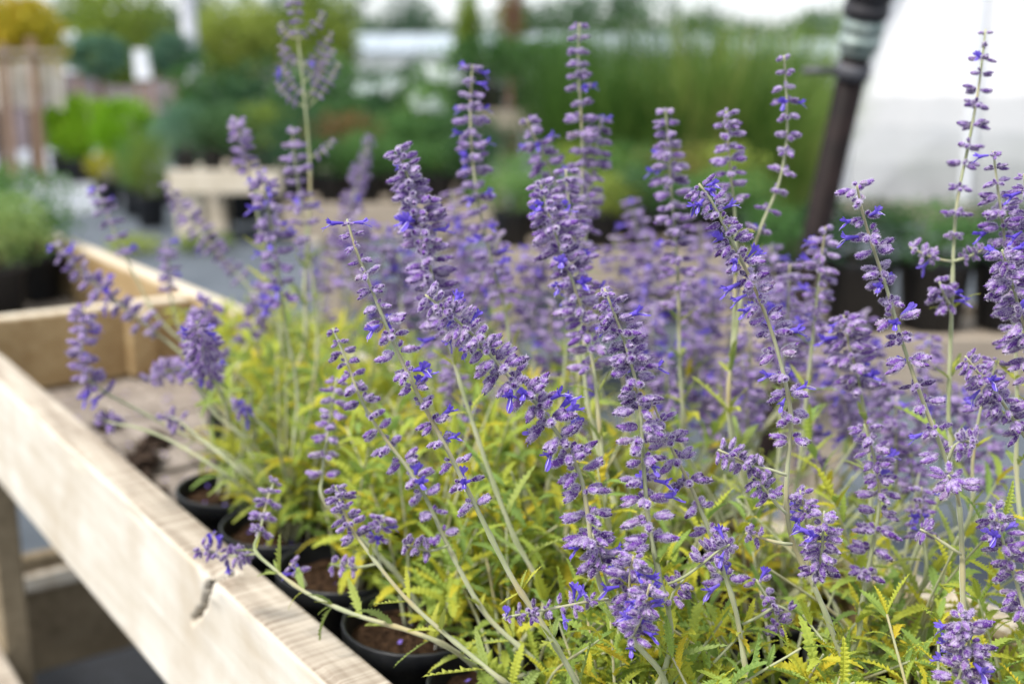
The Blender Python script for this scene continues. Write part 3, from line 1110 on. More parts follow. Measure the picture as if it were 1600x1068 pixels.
SPIKE([(310, 856), (335, 862), (362, 868), (390, 866), (402, 864)], 0.75, 0.74, 2.8, (14, 16), (34, 38), 0.5, (0, 0, 0), root=False, plant=plP)
SPIKE([(452, 880), (468, 892), (478, 915)], 0.73, 0.73, 1.3, (14, 16), (34, 36), 0.2, (0, 0, 0), root=False, plant=plP)
SPIKE([(622, 228), (640, 285), (655, 342), (668, 400), (680, 452), (696, 520), (720, 600), (752, 700), (800, 830), (850, 940)], 0.70, 0.72, 5.2, (13, 20), (46, 72), 0.3)
SPIKE([(843, 282), (858, 335), (878, 395), (898, 450), (915, 510), (928, 580), (938, 680), (950, 800), (960, 900)], 0.70, 0.72, 5.0, (14, 24), (46, 72), 0.35)
SPIKE([(884, 264), (888, 310), (896, 360), (905, 420), (912, 500), (920, 640)], 0.74, 0.76, 3.6, (14, 20), (34, 54), 0.3)
SPIKE([(738, 102), (735, 180), (740, 262), (752, 340), (772, 420), (792, 500), (800, 600), (810, 720)], 0.83, 0.86, 4.5, (18, 24), (34, 52), 0.45)
SPIKE([(905, 36), (904, 110), (908, 182), (910, 252), (908, 330), (906, 420), (905, 560), (900, 700)], 0.82, 0.86, 4.6, (17, 26), (34, 44), 0.35)
SPIKE([(940, 182), (930, 240), (920, 300), (915, 370), (912, 450), (905, 600)], 0.84, 0.88, 3.2, (16, 24), (34, 46), 0.35)
SPIKE([(822, 186), (840, 225), (862, 272), (880, 330), (890, 420), (880, 600)], 0.84, 0.88, 3.2, (16, 22), (34, 52), 0.4)
SPIKE([(1040, 170), (1045, 240), (1050, 310), (1056, 380), (1060, 450), (1062, 560), (1064, 680)], 0.80, 0.84, 4.2, (15, 26), (34, 52), 0.3)
SPIKE([(1135, 172), (1138, 225), (1142, 275), (1148, 330), (1150, 400), (1146, 520), (1140, 660)], 0.74, 0.78, 3.0, (15, 26), (40, 48), 0.4)
SPIKE([(1225, 86), (1229, 150), (1229, 222), (1216, 290), (1190, 352), (1168, 420), (1150, 520), (1140, 640)], 0.73, 0.78, 4.3, (18, 42), (30, 42), 0.15, dense=False)
SPIKE([(370, 186), (376, 215), (386, 262), (400, 320), (415, 420), (440, 560)], 0.98, 1.05, 2.2, (15, 18), (28, 36), 0.4)
SPIKE([(410, 268), (418, 320), (428, 385), (438, 450), (448, 520), (465, 620)], 0.88, 0.94, 3.4, (18, 32), (42, 56), 0.4)
SPIKE([(456, 200), (462, 260), (470, 320), (480, 380), (490, 450), (495, 560)], 0.96, 1.0, 3.0, (18, 26), (34, 42), 0.2)

# the tall pale branched stalk rising on the left
(stkZ, plZ) = SPIKE([(456, -12), (464, 50), (471, 110), (478, 180), (484, 260), (483, 340), (476, 440), (470, 560)], 0.98, 1.02, 1.0, (12, 15), (20, 26), 0.1, (0.24, 0.34, 0.04), rb=2.4, rt=0.4)
for (bx, by, tx, ty) in [(464, 60, 436, 36), (466, 62, 506, 18), (470, 100, 436, 70), (472, 104, 520, 50), (476, 150, 440, 104), (478, 152, 520, 76), (479, 168, 430, 128), (480, 170, 530, 98), (482, 160, 502, 100), (485, 245, 522, 216), (474, 130, 512, 74)]:
    mx, my = (bx + tx) / 2, (by + ty) / 2 + 8
    SPIKE([(tx, ty), (mx, my), (bx, by)], 1.0, 1.0, 1.6, (10, 13), (13, 18), 0.05, (0, 0, 0), root=False, plant=plZ, rb=0.8, rt=0.5)

# drooping stems over the left side of the bench
SPIKE([(86, 380), (128, 425), (186, 474), (228, 508), (275, 545), (335, 600), (400, 660)], 1.0, 1.02, 3.5, (17, 22), (32, 44), 0.4, 'low', dense=True)
SPIKE([(150, 296), (172, 345), (188, 385), (210, 430), (250, 500), (330, 580)], 1.06, 1.1, 2.3, (15, 26), (32, 36), 0.4, 'low')
SPIKE([(260, 375), (264, 420), (266, 460), (290, 530), (360, 600)], 1.08, 1.12, 1.9, (14, 18), (24, 30), 0.3, 'low')
SPIKE([(131, 476), (128, 530), (132, 580), (160, 610), (215, 640), (290, 680), (370, 720)], 0.90, 0.96, 3.2, (14, 22), (40, 48), 0.3, 'low')
SPIKE([(330, 470), (318, 500), (308, 522), (330, 560), (390, 610)], 0.96, 1.0, 2.0, (12, 14), (42, 46), 0.25, 'low')
SPIKE([(228, 592), (255, 582), (285, 575), (320, 590), (370, 640)], 0.94, 0.98, 2.5, (14, 20), (38, 44), 0.3, 'low')
SPIKE([(366, 640), (384, 640), (400, 655), (430, 690)], 0.88, 0.9, 1.4, (14, 16), (34, 40), 0.5, 'low')
SPIKE([(300, 500), (296, 540), (300, 590), (340, 650), (400, 700)], 0.92, 0.95, 2.4, (20, 30), (34, 40), 0.1, 'low', dense=False)
SPIKE([(352, 545), (330, 570), (310, 600), (360, 660)], 0.95, 0.97, 1.8, (18, 24), (30, 36), 0.1, 'low', dense=False)
SPIKE([(160, 655), (182, 662), (215, 668), (270, 690), (350, 740)], 0.93, 0.9, 1.3, (22, 26), (32, 36), 0.1, 'low')
SPIKE([(258, 650), (275, 655), (320, 690), (380, 740)], 0.93, 0.9, 1.2, (18, 22), (32, 36), 0.2, 'low')

# right-hand group behind the focus
SPIKE([(1290, 354), (1284, 400), (1278, 450), (1272, 510), (1262, 600), (1250, 720)], 0.76, 0.80, 3.0, (16, 28), (30, 50), 0.35)
SPIKE([(1318, 492), (1326, 535), (1338, 580), (1350, 640), (1360, 740)], 0.71, 0.73, 2.7, (13, 20), (46, 70), 0.3)
SPIKE([(1234, 412), (1232, 470), (1228, 530), (1222, 600), (1218, 700)], 0.82, 0.84, 2.8, (16, 22), (36, 56), 0.3)
SPIKE([(1350, 662), (1368, 722), (1374, 772), (1368, 830), (1356, 890), (1345, 950), (1335, 1010)], 0.655, 0.665, 4.4, (17, 40), (56, 66), 0.35)
SPIKE([(1422, 386), (1440, 395), (1462, 404), (1486, 408)], 0.71, 0.71, 2.2, (16, 18), (34, 38), 0.4, (0, 0, 0), root=False, plant=plG)
SPIKE([(1540, 388), (1524, 396), (1508, 403), (1490, 408)], 0.71, 0.71, 2.3, (15, 18), (28, 32), 0.1, (0, 0, 0), root=False, plant=plG)
SPIKE([(1468, 440), (1476, 462), (1486, 480)], 0.70, 0.71, 1.6, (14, 18), (44, 50), 0.5, (0, 0, 0), root=False, plant=plG)
SPIKE([(1560, 560), (1545, 600), (1530, 650), (1520, 720), (1510, 820)], 0.68, 0.7, 2.2, (18, 26), (40, 50), 0.3)
SPIKE([(1440, 760), (1438, 800), (1442, 840), (1446, 900)], 0.70, 0.7, 2.0, (15, 22), (40, 48), 0.4)
# side branches of the stems in focus
SPIKE([(1122, 702), (1148, 714), (1175, 728), (1200, 732), (1229, 742)], 0.595, 0.60, 3.1, (13, 16), (40, 46), 0.1, (0, 0, 0), root=False, plant=plE)
SPIKE([(1180, 745), (1196, 765), (1212, 785), (1229, 802)], 0.60, 0.60, 1.7, (14, 16), (36, 44), 0.1, (0, 0, 0), root=False, plant=plE)
SPIKE([(1165, 832), (1185, 838), (1210, 846), (1238, 850)], 0.60, 0.60, 1.1, (16, 22), (30, 34), 0.0, (0, 0, 0), root=False, plant=plE)
SPIKE([(1250, 765), (1258, 800), (1262, 850), (1262, 890)], 0.615, 0.62, 1.2, (15, 20), (40, 46), 0.6, (0, 0, 0), root=False, plant=plE)
SPIKE([(1288, 798), (1286, 830), (1284, 862), (1278, 890), (1272, 915)], 0.585, 0.60, 3.2, (15, 18), (46, 60), 0.15, (0, 0, 0), root=False, plant=plE)
SPIKE([(786, 965), (820, 958), (852, 952), (890, 945), (925, 938), (950, 936)], 0.58, 0.60, 4.6, (22, 28), (26, 40), 0.45, (0, 0, 0), root=False, plant=plB)
SPIKE([(926, 832), (930, 850), (940, 880), (950, 915)], 0.60, 0.605, 2.0, (16, 20), (54, 64), 0.2, (0, 0, 0), root=False, plant=plB)
SPIKE([(990, 868), (984, 900), (985, 935), (990, 968), (1000, 1000)], 0.575, 0.60, 3.3, (15, 18), (52, 64), 0.7, (0, 0, 0), root=False, plant=plC)
SPIKE([(1016, 912), (1008, 940), (1000, 970), (985, 1000), (990, 1010)], 0.565, 0.58, 3.0, (15, 17), (50, 58), 0.9, (0, 0, 0), root=False, plant=plC)
SPIKE([(1140, 850), (1120, 862), (1098, 880), (1070, 900), (1044, 912)], 0.585, 0.60, 2.4, (20, 22), (46, 52), 0.6, (0, 0, 0), root=False, plant=plD)
SPIKE([(1068, 905), (1052, 925), (1044, 950)], 0.60, 0.605, 1.6, (15, 18), (44, 48), 0.3, (0, 0, 0), root=False, plant=plC)
SPIKE([(1182, 905), (1200, 935), (1215, 970), (1222, 1010)], 0.63, 0.64, 2.2, (24, 30), (40, 44), 0.15, (0, 0, 0), root=False, plant=plE)
SPIKE([(1236, 958), (1215, 945), (1190, 960), (1160, 975)], 0.63, 0.63, 1.4, (22, 26), (34, 38), 0.2, (0, 0, 0), root=False, plant=plD)
SPIKE([(1528, 690), (1500, 690), (1488, 702), (1482, 722)], 0.59, 0.60, 1.8, (18, 22), (56, 60), 0.2, (0, 0, 0), root=False, plant=plF)
SPIKE([(1482, 742), (1492, 760), (1500, 790)], 0.585, 0.60, 1.2, (18, 22), (58, 62), 0.1, (0, 0, 0), root=False, plant=plF)
SPIKE([(1438, 826), (1456, 836), (1478, 850), (1502, 866)], 0.61, 0.61, 1.0, (18, 22), (38, 40), 0.3, (0, 0, 0), root=False, plant=plF)
SPIKE([(630, 848), (650, 855), (672, 860), (700, 852)], 0.67, 0.67, 2.2, (14, 16), (38, 42), 0.1, (0, 0, 0), root=False, plant=plO)
SPIKE([(600, 805), (592, 830), (588, 855), (600, 900)], 0.70, 0.70, 1.8, (15, 18), (40, 44), 0.5, (0, 0, 0), root=False, plant=plO)
SPIKE([(516, 880), (540, 886), (565, 885), (590, 880)], 0.72, 0.72, 1.8, (13, 16), (30, 34), 0.0, (0, 0, 0), root=False, plant=plO)

# ---- the hazy purple mass behind: more spikes rising from the pots further back
back = [p for p in PLANTS if 0.95 < p.loc.y < 1.4]
for i in range(9):
    pl = back[i * 2 % len(back)]
    lean = Vector((random.gauss(0.02, 0.07), random.gauss(-0.02, 0.06), 0))
    H = random.uniform(0.17, 0.33)
    base = pl.loc + Vector((random.gauss(0, .012), random.gauss(0, .012), POT_H * 0.87))
    tip = base + lean * 1.2 + UP * H
    mid = base.lerp(tip, 0.5) - lean * 0.25
    d = (tip.y)
    fl = H * random.uniform(0.4, 0.62)
    flower_stem(pl, [tip, tip.lerp(mid, 0.5) + Vector((random.gauss(0, .004), 0, 0)), mid, base], 0.0007, 0.0018, fl, 0.0065, 0.012, 0.013, 0.024, 0.33, (fl + 0.01, H - 0.02, 0.024))
mass = [(1010, 365, 560), (1092, 352, 540), (1142, 404, 600), (1204, 384, 560), (832, 384, 560), (1352, 484, 680), (1452, 524, 700), (1500, 600, 760), (560, 330, 500), (600, 350, 520), (650, 380, 540), (705, 300, 480), (730, 360, 560), (780, 420, 600), (985, 312, 520), (960, 370, 560), (1075, 440, 640), (1020, 480, 660), (1110, 430, 620), (1160, 560, 720), (1080, 520, 720), (1040, 560, 760), (1180, 440, 620), (1330, 540, 740), (1400, 620, 800), (1310, 600, 760), (1212, 436, 620), (1262, 470, 660), (1300, 525, 720), (1382, 566, 740), (1412, 680, 860), (1260, 610, 760), (1170, 505, 700), (1130, 560, 740), (1440, 590, 740), (1545, 640, 800), (860, 470, 660), (660, 440, 620), (1000, 420, 620), (700, 560, 720), (905, 560, 740)]
for (x, y, yb) in mass:
    lean = random.uniform(-20, 50)
    d = 1.10 - (y - 300) / 300 * 0.24 + random.uniform(-0.04, 0.06)
    SPIKE([(x, y), (x + lean * 0.35, y + (yb - y) * 0.35), (x + lean * 0.7, y + (yb - y) * 0.75), (x + lean, yb)], d, d + 0.03, random.uniform(1.8, 2.5), (15, 26), (30, 48), 0.38)

# ---- leafy basal shoots of every plant
for pl in PLANTS:
    nsh = 19
    if pl.row == 0:
        nsh = 19
    for i in range(nsh):
        a = i * 2.4 + random.uniform(-0.4, 0.4)
        if pl.row == 0:                       # the row by the rail leans in towards the light
            a = math.atan2(BN.y, BN.x) + random.uniform(-1.9, 1.7)
        elif pl.k < 2:
            a = math.atan2(BN.y - BD.y, BN.x - BD.x) + random.uniform(-2.2, 2.2)
        rr = random.uniform(0.008, 0.03)
        base = pl.loc + Vector((math.cos(a) * rr, math.sin(a) * rr, POT_H * 0.87))
        H = random.uniform(0.05, 0.15) if pl.loc.y > 0.66 else random.uniform(0.035, 0.10)
        sp = random.uniform(0.02, 0.085)
        if pl.row == 2 and pl.k < 5:
            H *= 0.6
        tip = base + Vector((math.cos(a) * sp, math.sin(a) * sp, H))
        mid = base.lerp(tip, 0.5) + Vector((-math.cos(a), -math.sin(a), 0)) * sp * 0.2
        P = spline([base, mid, tip], 0.01)
        S = arclen(P)
        V, F = tube_geo([p - pl.loc for p in P], [0.0013 - 0.0007 * s / S[-1] for s in S], 6)
        sh = obj('leafy_shoot', mesh('leafy_shoot', V, F, M['stem']), pl.root)
        s = 0.018
        k = 0
        while s < S[-1] and pl.leaves < 295:
            p, t = sample(P, S, s)
            f = s / S[-1]
            leaf_pair(pl, sh, p, t, a + k * math.pi / 2 + random.gauss(0, .2), (0.042 - 0.014 * f) * (0.84 if pl.loc.y < 0.72 else 0.98), LEAVES, 1.0 - 0.35 * f)
            s += (0.0105 if pl.loc.y < 0.72 else 0.0125) * random.uniform(0.85, 1.2)
            k += 1
        if pl.leaves < 290:
            leaf_pair(pl, sh, P[-1], (P[-1] - P[-2]).normalized(), a, 0.022, LEAVES, 0.4)

# ------------------------------------------------------------------ things behind: helpers
def cloud(seed, n, leaf, clumps=26, rad=(1, 1, 1), flat=0.0, hollow=0.45, aspect=0.45, spread=0.30):
    """leaf-sized faces spread in clumps through an ellipsoid standing on z=0 (unit size, height 2*rad z)"""
    R = np.random.default_rng(seed)
    d = R.normal(size=(clumps, 3))
    d /= np.linalg.norm(d, axis=1)[:, None]
    rr = hollow + (0.92 - hollow) * R.random(clumps)[:, None]
    C = d * rr
    idx = R.integers(0, clumps, n)
    P = C[idx] + R.normal(size=(n, 3)) * spread * (0.6 + 0.8 * R.random((n, 1)))
    L = np.linalg.norm(P, axis=1)
    P[L > 1.12] *= (1.12 / L[L > 1.12])[:, None]
    P *= np.array(rad)
    P[:, 2] += rad[2]
    P[:, 2] = np.abs(P[:, 2])
    nrm = R.normal(size=(n, 3)) + np.array([0, 0, 0.7 + flat])
    nrm /= np.linalg.norm(nrm, axis=1)[:, None]
    t = np.cross(nrm, R.normal(size=(n, 3)))
    t /= np.linalg.norm(t, axis=1)[:, None]
    b = np.cross(nrm, t)
    ln = leaf * (0.6 + 0.8 * R.random((n, 1)))
    w = ln * aspect
    V = np.stack([P - t * ln * 0.5, P + b * w * 0.5, P + t * ln * 0.5 - nrm * ln * 0.12, P - b * w * 0.5], axis=1).reshape(-1, 3)
    F = np.arange(4 * n).reshape(-1, 4)
    return V, F


def cloud_mesh(name, m, *a, **k):
    V, F = cloud(*a, **k)
    return mesh(name, V.tolist(), F.tolist(), m, None, False)


BIGPOT, BIGSOIL = pot_meshes(0.5, 1.0, 22)       # unit pot, scaled per plant


def pot_into(root, r, h):
    o = obj('pot', BIGPOT, root)
    o.scale = (2 * r, 2 * r, h)
    s = obj('soil', BIGSOIL, root)
    s.scale = (2 * r, 2 * r, h)


FOL = {}


def foliage_me(mk, kind, seed):
    key = (mk, kind, seed)
    if key not in FOL:
        if kind == 'mound':
            FOL[key] = cloud_mesh('foliage', M[mk], seed, 900, 0.20, 22, (1, 1, 0.62))
        elif kind == 'fine':
            FOL[key] = cloud_mesh('foliage', M[mk], seed, 2200, 0.11, 34, (1, 1, 0.8), spread=0.24)
        elif kind == 'tall':
            FOL[key] = cloud_mesh('foliage', M[mk], seed, 1800, 0.16, 34, (0.8, 0.8, 1.2), spread=0.26)
        elif kind == 'ball':
            FOL[key] = cloud_mesh('foliage', M[mk], seed, 5200, 0.14, 70, (1, 1, 0.95), hollow=0.7, spread=0.16)
    return FOL[key]


def stems_me(seed, k=5):
    R = random.Random(seed)
    g = Geo()
    for i in range(k):
        a = 6.28 * i / k + R.uniform(-.3, .3)
        g.add(*tube_geo([(0.05 * math.cos(a), 0.05 * math.sin(a), 0), (0.2 * math.cos(a), 0.2 * math.sin(a), 0.35), (0.42 * math.cos(a), 0.42 * math.sin(a), 0.9)], [0.03, 0.02, 0.01], 5))
    return g.mesh('stems', [M['bark']])


STEMS = [stems_me(i) for i in range(2)]


def potted(name, loc, r, h, fr, fh, mk, kind, label, cat='shrub', group=None, seed=0, flowers=0):
    """pot of radius r and height h, foliage of radius fr rising fh above the pot"""
    root = empty(name, loc, label, cat, group, random.uniform(0, 6.28))
    pot_into(root, r, h)
    st = obj('stems', STEMS[seed % 2], root, (0, 0, h * 0.86))
    zr = {'mound': 1.24, 'fine': 1.6, 'tall': 2.4, 'ball': 1.9}[kind]
    sz = fh / zr
    st.scale = (fr, fr, fh * 0.6)
    f = obj('foliage', foliage_me(mk, kind, seed % 3), root, (0, 0, h * 0.92))
    f.scale = (fr, fr, sz)
    if flowers:
        for i in range(flowers):
            g = Geo()
            a, rr = random.uniform(0, 6.28), random.uniform(0.2, 0.9) * fr
            c = Vector((rr * math.cos(a), rr * math.sin(a), h + fh * random.uniform(0.65, 1.0)))
            Vc, Fc = cloud(i + 3, 60, 0.5, 10, (1, 1, 0.8), hollow=0.7, aspect=0.8)
            g.add([c + Vector(v) * fr * 0.22 for v in Vc], Fc.tolist())
            obj('flower_head', g.mesh('flower_head', [M['white_flower']], False), root)
    return root


def table(name, x0, x1, Y, ztop, board_h, depth, label, planks=4, legs=None, m='table', legw=0.08, block=False):
    """trestle table: planked top, front and back boards, legs"""
    root = empty(name, ((x0 + x1) / 2, Y, 0), label, 'table', 'nursery tables')
    cx = (x0 + x1) / 2
    hw = (x1 - x0) / 2

    def bx(nm, a, b, mm, bev=0.004):
        c = tuple((a[i] + b[i]) / 2 for i in range(3))
        V, F = box_geo(tuple(a[i] - c[i] for i in range(3)), tuple(b[i] - c[i] for i in range(3)), bev)
        return obj(nm, mesh(nm, V, F, mm, None, False), root, c)
    bx('front_board', (-hw, 0, ztop - board_h), (hw, 0.032, ztop), M[m])
    bx('back_board', (-hw, depth - 0.032, ztop - board_h), (hw, depth, ztop), M[m])
    ph = (depth - 0.070) / planks
    for k in range(planks):
        bx('plank', (-hw + 0.004, 0.035 + k * ph, ztop - 0.045), (hw - 0.004, 0.035 + (k + 1) * ph - 0.006, ztop - 0.018 + 0.001 * (k % 2)), M[m])
    for lx in (legs if legs is not None else (-hw + 0.15, hw - 0.15 - legw)):
        lx = lx - cx if legs is not None else lx
        for y0 in (0.036, depth - 0.036 - legw):
            bx('leg', (lx, y0, 0.003), (lx + legw, y0 + legw, ztop - board_h * 0.4 if False else ztop - 0.047), M['concrete'] if block else M[m])
    return root


def X_at(x, Y):                 # lateral position at distance Y for picture column x (row near the horizon)
    return (x - 800) / FPX * Y * 1.0


def Zat(y, Y):
    return atY(800, y, Y).z


# ------------------------------------------------------------------ tables and their plants
# right-hand table close behind the sage
T3z = Zat(527, 2.1)
table('nursery_table', X_at(1165, 2.1) * 1.06, 2.6, 2.1, T3z, 0.115, 0.34, 'pale timber table edge with black pots behind the sage, close to the dark pipe', 3, (atY(1292, 600, 2.1).x, 2.3), legw=0.05)
lab3 = ['dark green mounded plant in a black pot just right of the dark pipe', 'dark green mounded plant, second black pot right of the dark pipe', 'dark green mounded plant, third black pot right of the dark pipe', 'dark green mounded plant at the right edge of the picture, in a black pot', 'dark green mounded plant in a black pot outside the picture edge']
for i in range(4):
    x = atY(1345 + i * 118, 470, 2.24).x
    potted('potted_plant', (x, 2.26, T3z - 0.015), 0.075, 0.142, 0.125, 0.135, 'g_mid' if i % 2 else 'g_dark', 'fine', lab3[i], 'plant', 'potted plants on the right-hand table', i)
potted('potted_plant', (atY(1222, 470, 2.24).x, 2.26, T3z - 0.015), 0.066, 0.142, 0.10, 0.12, 'g_mid', 'fine', 'green mounded plant in a black pot just left of the dark pipe', 'plant', 'potted plants on the right-hand table', 2)

# second table further back, middle
T2z = Zat(390, 3.5)
table('nursery_table', X_at(765, 3.5), X_at(1190, 3.5), 3.5, T2z, 0.12, 0.75, 'pale timber table edge in the middle, under a row of black pots', 5, (X_at(772, 3.5), X_at(1135, 3.5)))
nm = ['first', 'second', 'third', 'fourth', 'fifth', 'sixth', 'seventh', 'eighth']
for i in range(6):
    x = X_at(800 + i * 68, 3.62)
    potted('potted_plant', (x, 3.62, T2z - 0.016), 0.065, 0.125, 0.135, 0.13 + 0.02 * (i % 2), ['g_mid', 'g_mid', 'g_olive', 'g_dark', 'g_mid', 'g_mid'][i], 'fine', 'low green plant in a black pot on the middle table, %s from its left end' % nm[i], 'plant', 'potted plants on the middle table', i)
for i in range(5):
    x = X_at(830 + i * 74, 3.95)
    potted('potted_plant', (x, 3.98, T2z - 0.016), 0.07, 0.13, 0.16, 0.20, ['g_mid', 'g_olive', 'g_mid', 'g_rust', 'g_olive'][i], 'fine', 'taller green plant in the back row of the middle table, %s from its left end' % nm[i], 'plant', 'potted plants on the middle table', i + 1)

# third table, centre left
T1z = Zat(318, 4.6)
table('nursery_table', X_at(440, 4.6), X_at(770, 4.6), 4.6, T1z, 0.14, 0.9, 'pale timber table edge behind the purple spikes, left of centre', 5)
for i in range(6):
    x = X_at(462 + i * 56, 4.72)
    potted('potted_plant', (x, 4.74, T1z - 0.016), 0.066, 0.125, 0.15, 0.14 + 0.02 * (i % 3), ['g_dark', 'g_mid', 'g_mid', 'g_mid', 'g_mid', 'g_dark'][i], 'fine', 'spreading green plant in a black pot on the centre-left table, %s from its left end' % nm[i], 'plant', 'potted plants on the centre-left table', i)
for i in range(5):
    x = X_at(480 + i * 64, 5.2)
    potted('potted_plant', (x, 5.2, T1z - 0.016), 0.075, 0.14, 0.19, 0.24, ['g_dark', 'g_rust', 'g_mid', 'g_mid', 'g_dark'][i], 'fine', 'bushy green plant in the back row of the centre-left table, %s from its left end' % nm[i], 'plant', 'potted plants on the centre-left table', i + 1)

# low block-legged table on the left
TAz = Zat(266, 7.6)
table('block_table', atY(262, 290, 7.6).x, X_at(505, 7.6), 7.6, TAz, 0.155, 0.9, 'low pale table on thick block legs beside the gravel path', 4, (atY(272, 330, 7.6).x, X_at(460, 7.6)), 'concrete', 0.17, True)
for i in range(5):
    x = X_at(292 + i * 42, 7.85)
    potted('dark_shrub', (x, 7.9, TAz - 0.016), 0.09, 0.13, 0.20, 0.34, ['g_blue', 'g_dark', 'g_dark', 'g_olive', 'g_dark'][i], 'fine', 'dark blue green shrub on the block-legged table, %s from its left end' % nm[i], 'shrub', 'shrubs on the block-legged table', i)

# pale ledge table in the middle distance
TBz = Zat(172, 9.0)
table('nursery_table', X_at(745, 9.0), X_at(900, 9.0), 9.0, TBz, 0.17, 0.8, 'short pale table ledge showing between the spikes in the middle distance', 3)
for i in range(3):
    potted('green_shrub', (X_at(768 + i * 54, 9.4), 9.4, TBz - 0.02), 0.13, 0.2, 0.3, 0.4, 'g_mid', 'mound', 'soft green shrub on the short ledge table, %s from its left end' % nm[i], 'shrub', 'shrubs on the ledge table', i)

# dark evergreen shrubs standing behind the tables
darks = [(330, 92, 9.6, 0.42), (372, 104, 9.0, 0.36), (425, 88, 10.2, 0.5), (505, 84, 9.8, 0.48), (565, 86, 9.4, 0.46), (630, 96, 9.0, 0.40), (690, 78, 10.0, 0.48), (740, 92, 9.6, 0.36), (460, 120, 8.8, 0.36), (540, 140, 8.6, 0.36)]
dl = ['dark evergreen shrub above the left end of the block-legged table', 'dark evergreen shrub above the middle of the block-legged table', 'tall dark evergreen shrub just left of the pale branched stalk', 'tall dark evergreen shrub just right of the pale branched stalk', 'dark evergreen shrub left of the white flower heads', 'dark evergreen shrub behind the white flower heads', 'tall dark evergreen shrub right of the white flower heads', 'narrow dark evergreen shrub behind the tall purple spike left of centre', 'low dark evergreen shrub low behind the pale branched stalk', 'low dark evergreen shrub below the dark row, left of the white flower heads']
for i, (x, y, Y, r) in enumerate(darks):
    top = Zat(y, Y)
    potted('evergreen_shrub', (X_at(x, Y), Y, 0.008), 0.2, 0.3, r, top - 0.3, 'g_dark' if i % 3 else 'g_mid', 'tall', dl[i], 'shrub', 'dark evergreen shrubs behind the tables', i)
potted('white_flowering_shrub', (X_at(601, 8.3), 8.3, 0.008), 0.2, 0.3, 0.22, Zat(118, 8.3) - 0.3, 'g_dark', 'tall', 'shrub with one big white flower head in front of the dark evergreens', 'shrub', None, 1, 3)
potted('white_flowering_shrub', (X_at(665, 8.3), 8.3, 0.008), 0.2, 0.3, 0.30, Zat(122, 8.3) - 0.3, 'g_mid', 'tall', 'paler shrub speckled with small white flower heads, left of the tall spike', 'shrub', None, 2, 6)


# tall ornamental grasses
def grass_me(seed, n=420):
    R = random.Random(seed)
    V, F = [], []
    for i in range(n):
        a = R.uniform(0, 6.28)
        r0 = 0.10 * math.sqrt(R.random())
        lean = R.uniform(0.02, 0.36)
        h = R.uniform(0.5, 1.0)
        w = R.uniform(0.004, 0.008)
        c, s_ = math.cos(a), math.sin(a)
        b = len(V)
        for t in (0, 0.35, 0.7, 1.0):
            r = r0 + lean * t * t
            z = h * (t - 0.12 * lean * t ** 3)
            ww = w * (1 - t * 0.85)
            cx, cy = r * c, r * s_
            V.append((cx - s_ * ww, cy + c * ww, z))
            V.append((cx + s_ * ww, cy - c * ww, z))
        for k in range(3):
            F.append((b + 2 * k, b + 2 * k + 1, b + 2 * k + 3, b + 2 * k + 2))
    return mesh('blades', V, F, M['g_grass'], None, False)


GR = [grass_me(i) for i in range(4)]
gl = 0
for row, (Y, y_top, xs) in enumerate([(5.2, 78, range(905, 1270, 62)), (5.8, 62, range(880, 1260, 66)), (6.5, 50, range(900, 1260, 70))]):
    for i, x in enumerate(xs):
        root = empty('tall_grass', (X_at(x, Y), Y, 0.25), 'tall upright green grass, %s from the left in the %s row of the grass block' % (nm[min(i, 7)], ['front', 'middle', 'back'][row]), 'grass plant', 'block of tall grasses', random.uniform(0, 6))
        root['kind'] = 'thing'
        pot_into(root, 0.13, 0.2)
        g = obj('blades', GR[gl % 4], root, (0, 0, 0.17))
        top = (Zat(y_top + random.uniform(-55, 45), Y) - 0.42) * 1.06
        g.scale = (1.15, 1.15, top)
        gl += 1
table('nursery_table', X_at(862, 5.0), X_at(1350, 5.0), 5.0, 0.268, 0.12, 2.0, 'low timber table holding the block of tall grasses', 8)

# ------------------------------------------------------------------ left-hand side
# potted yellow-green plants standing in the bench beyond the cross board
for i, (u, v, mk, lb) in enumerate([(1.10, 0.22, 'g_sedum', 'yellow green sedum in a black pot in front, beyond the cross board'), (1.22, 0.325, 'g_mid', 'darker green mounded sedum in a black pot beyond the cross board, by the far rail'), (1.30, 0.15, 'g_sedum', 'yellow tinged sedum at the picture edge, second pot beyond the cross board'), (1.42, 0.30, 'g_mid', 'mid green sedum furthest along the bench at the left edge')]):
    potted('potted_sedum', tuple(bp(u, v, FZ + 0.003)), 0.066, 0.10, 0.108, 0.16 + 0.04 * (i % 2), mk, 'fine', lb, 'plant', 'sedums in the bench beyond the cross board', i)

# bright green clipped bushes in pots
for i, (x, y, Y, r, h) in enumerate([(138, 146, 12.6, 0.34, 0.60), (205, 150, 12.0, 0.32, 0.56), (112, 160, 13.2, 0.25, 0.5)]):
    g0 = 0.008
    potted('green_bush', (X_at(x, Y), Y, g0), 0.2, 0.26, r, Zat(y, Y) - 0.26, 'g_bright', 'ball', ['bright lime green bush in a dark pot, left of the pair by the path', 'bright lime green bush in a dark pot, right of the pair by the path', 'small lime green bush half hidden beside the slatted stand'][i], 'bush', 'lime green bushes by the path', i)
# small pots in front of them
for i, (x, y0, y1, Y, mk, lb) in enumerate([(172, 238, 292, 9.8, 'g_yellow', 'small yellowish plant in a black pot at the edge of the path'), (236, 205, 342, 8.6, 'g_olive', 'upright olive green plant in a black pot left of the block-legged table'), (214, 215, 320, 9.3, 'g_mid', 'green leafy plant in a black pot between the path and the block-legged table'), (262, 190, 300, 10.2, 'g_blue', 'blue green shrub in a black pot behind the block-legged table')]):
    zt = Zat(y0, Y)
    potted('path_side_plant', (X_at(x, Y), Y, 0.008), 0.12, 0.24, 0.17, max(0.2, zt - 0.22), mk, 'fine', lb, 'plant', None, i)
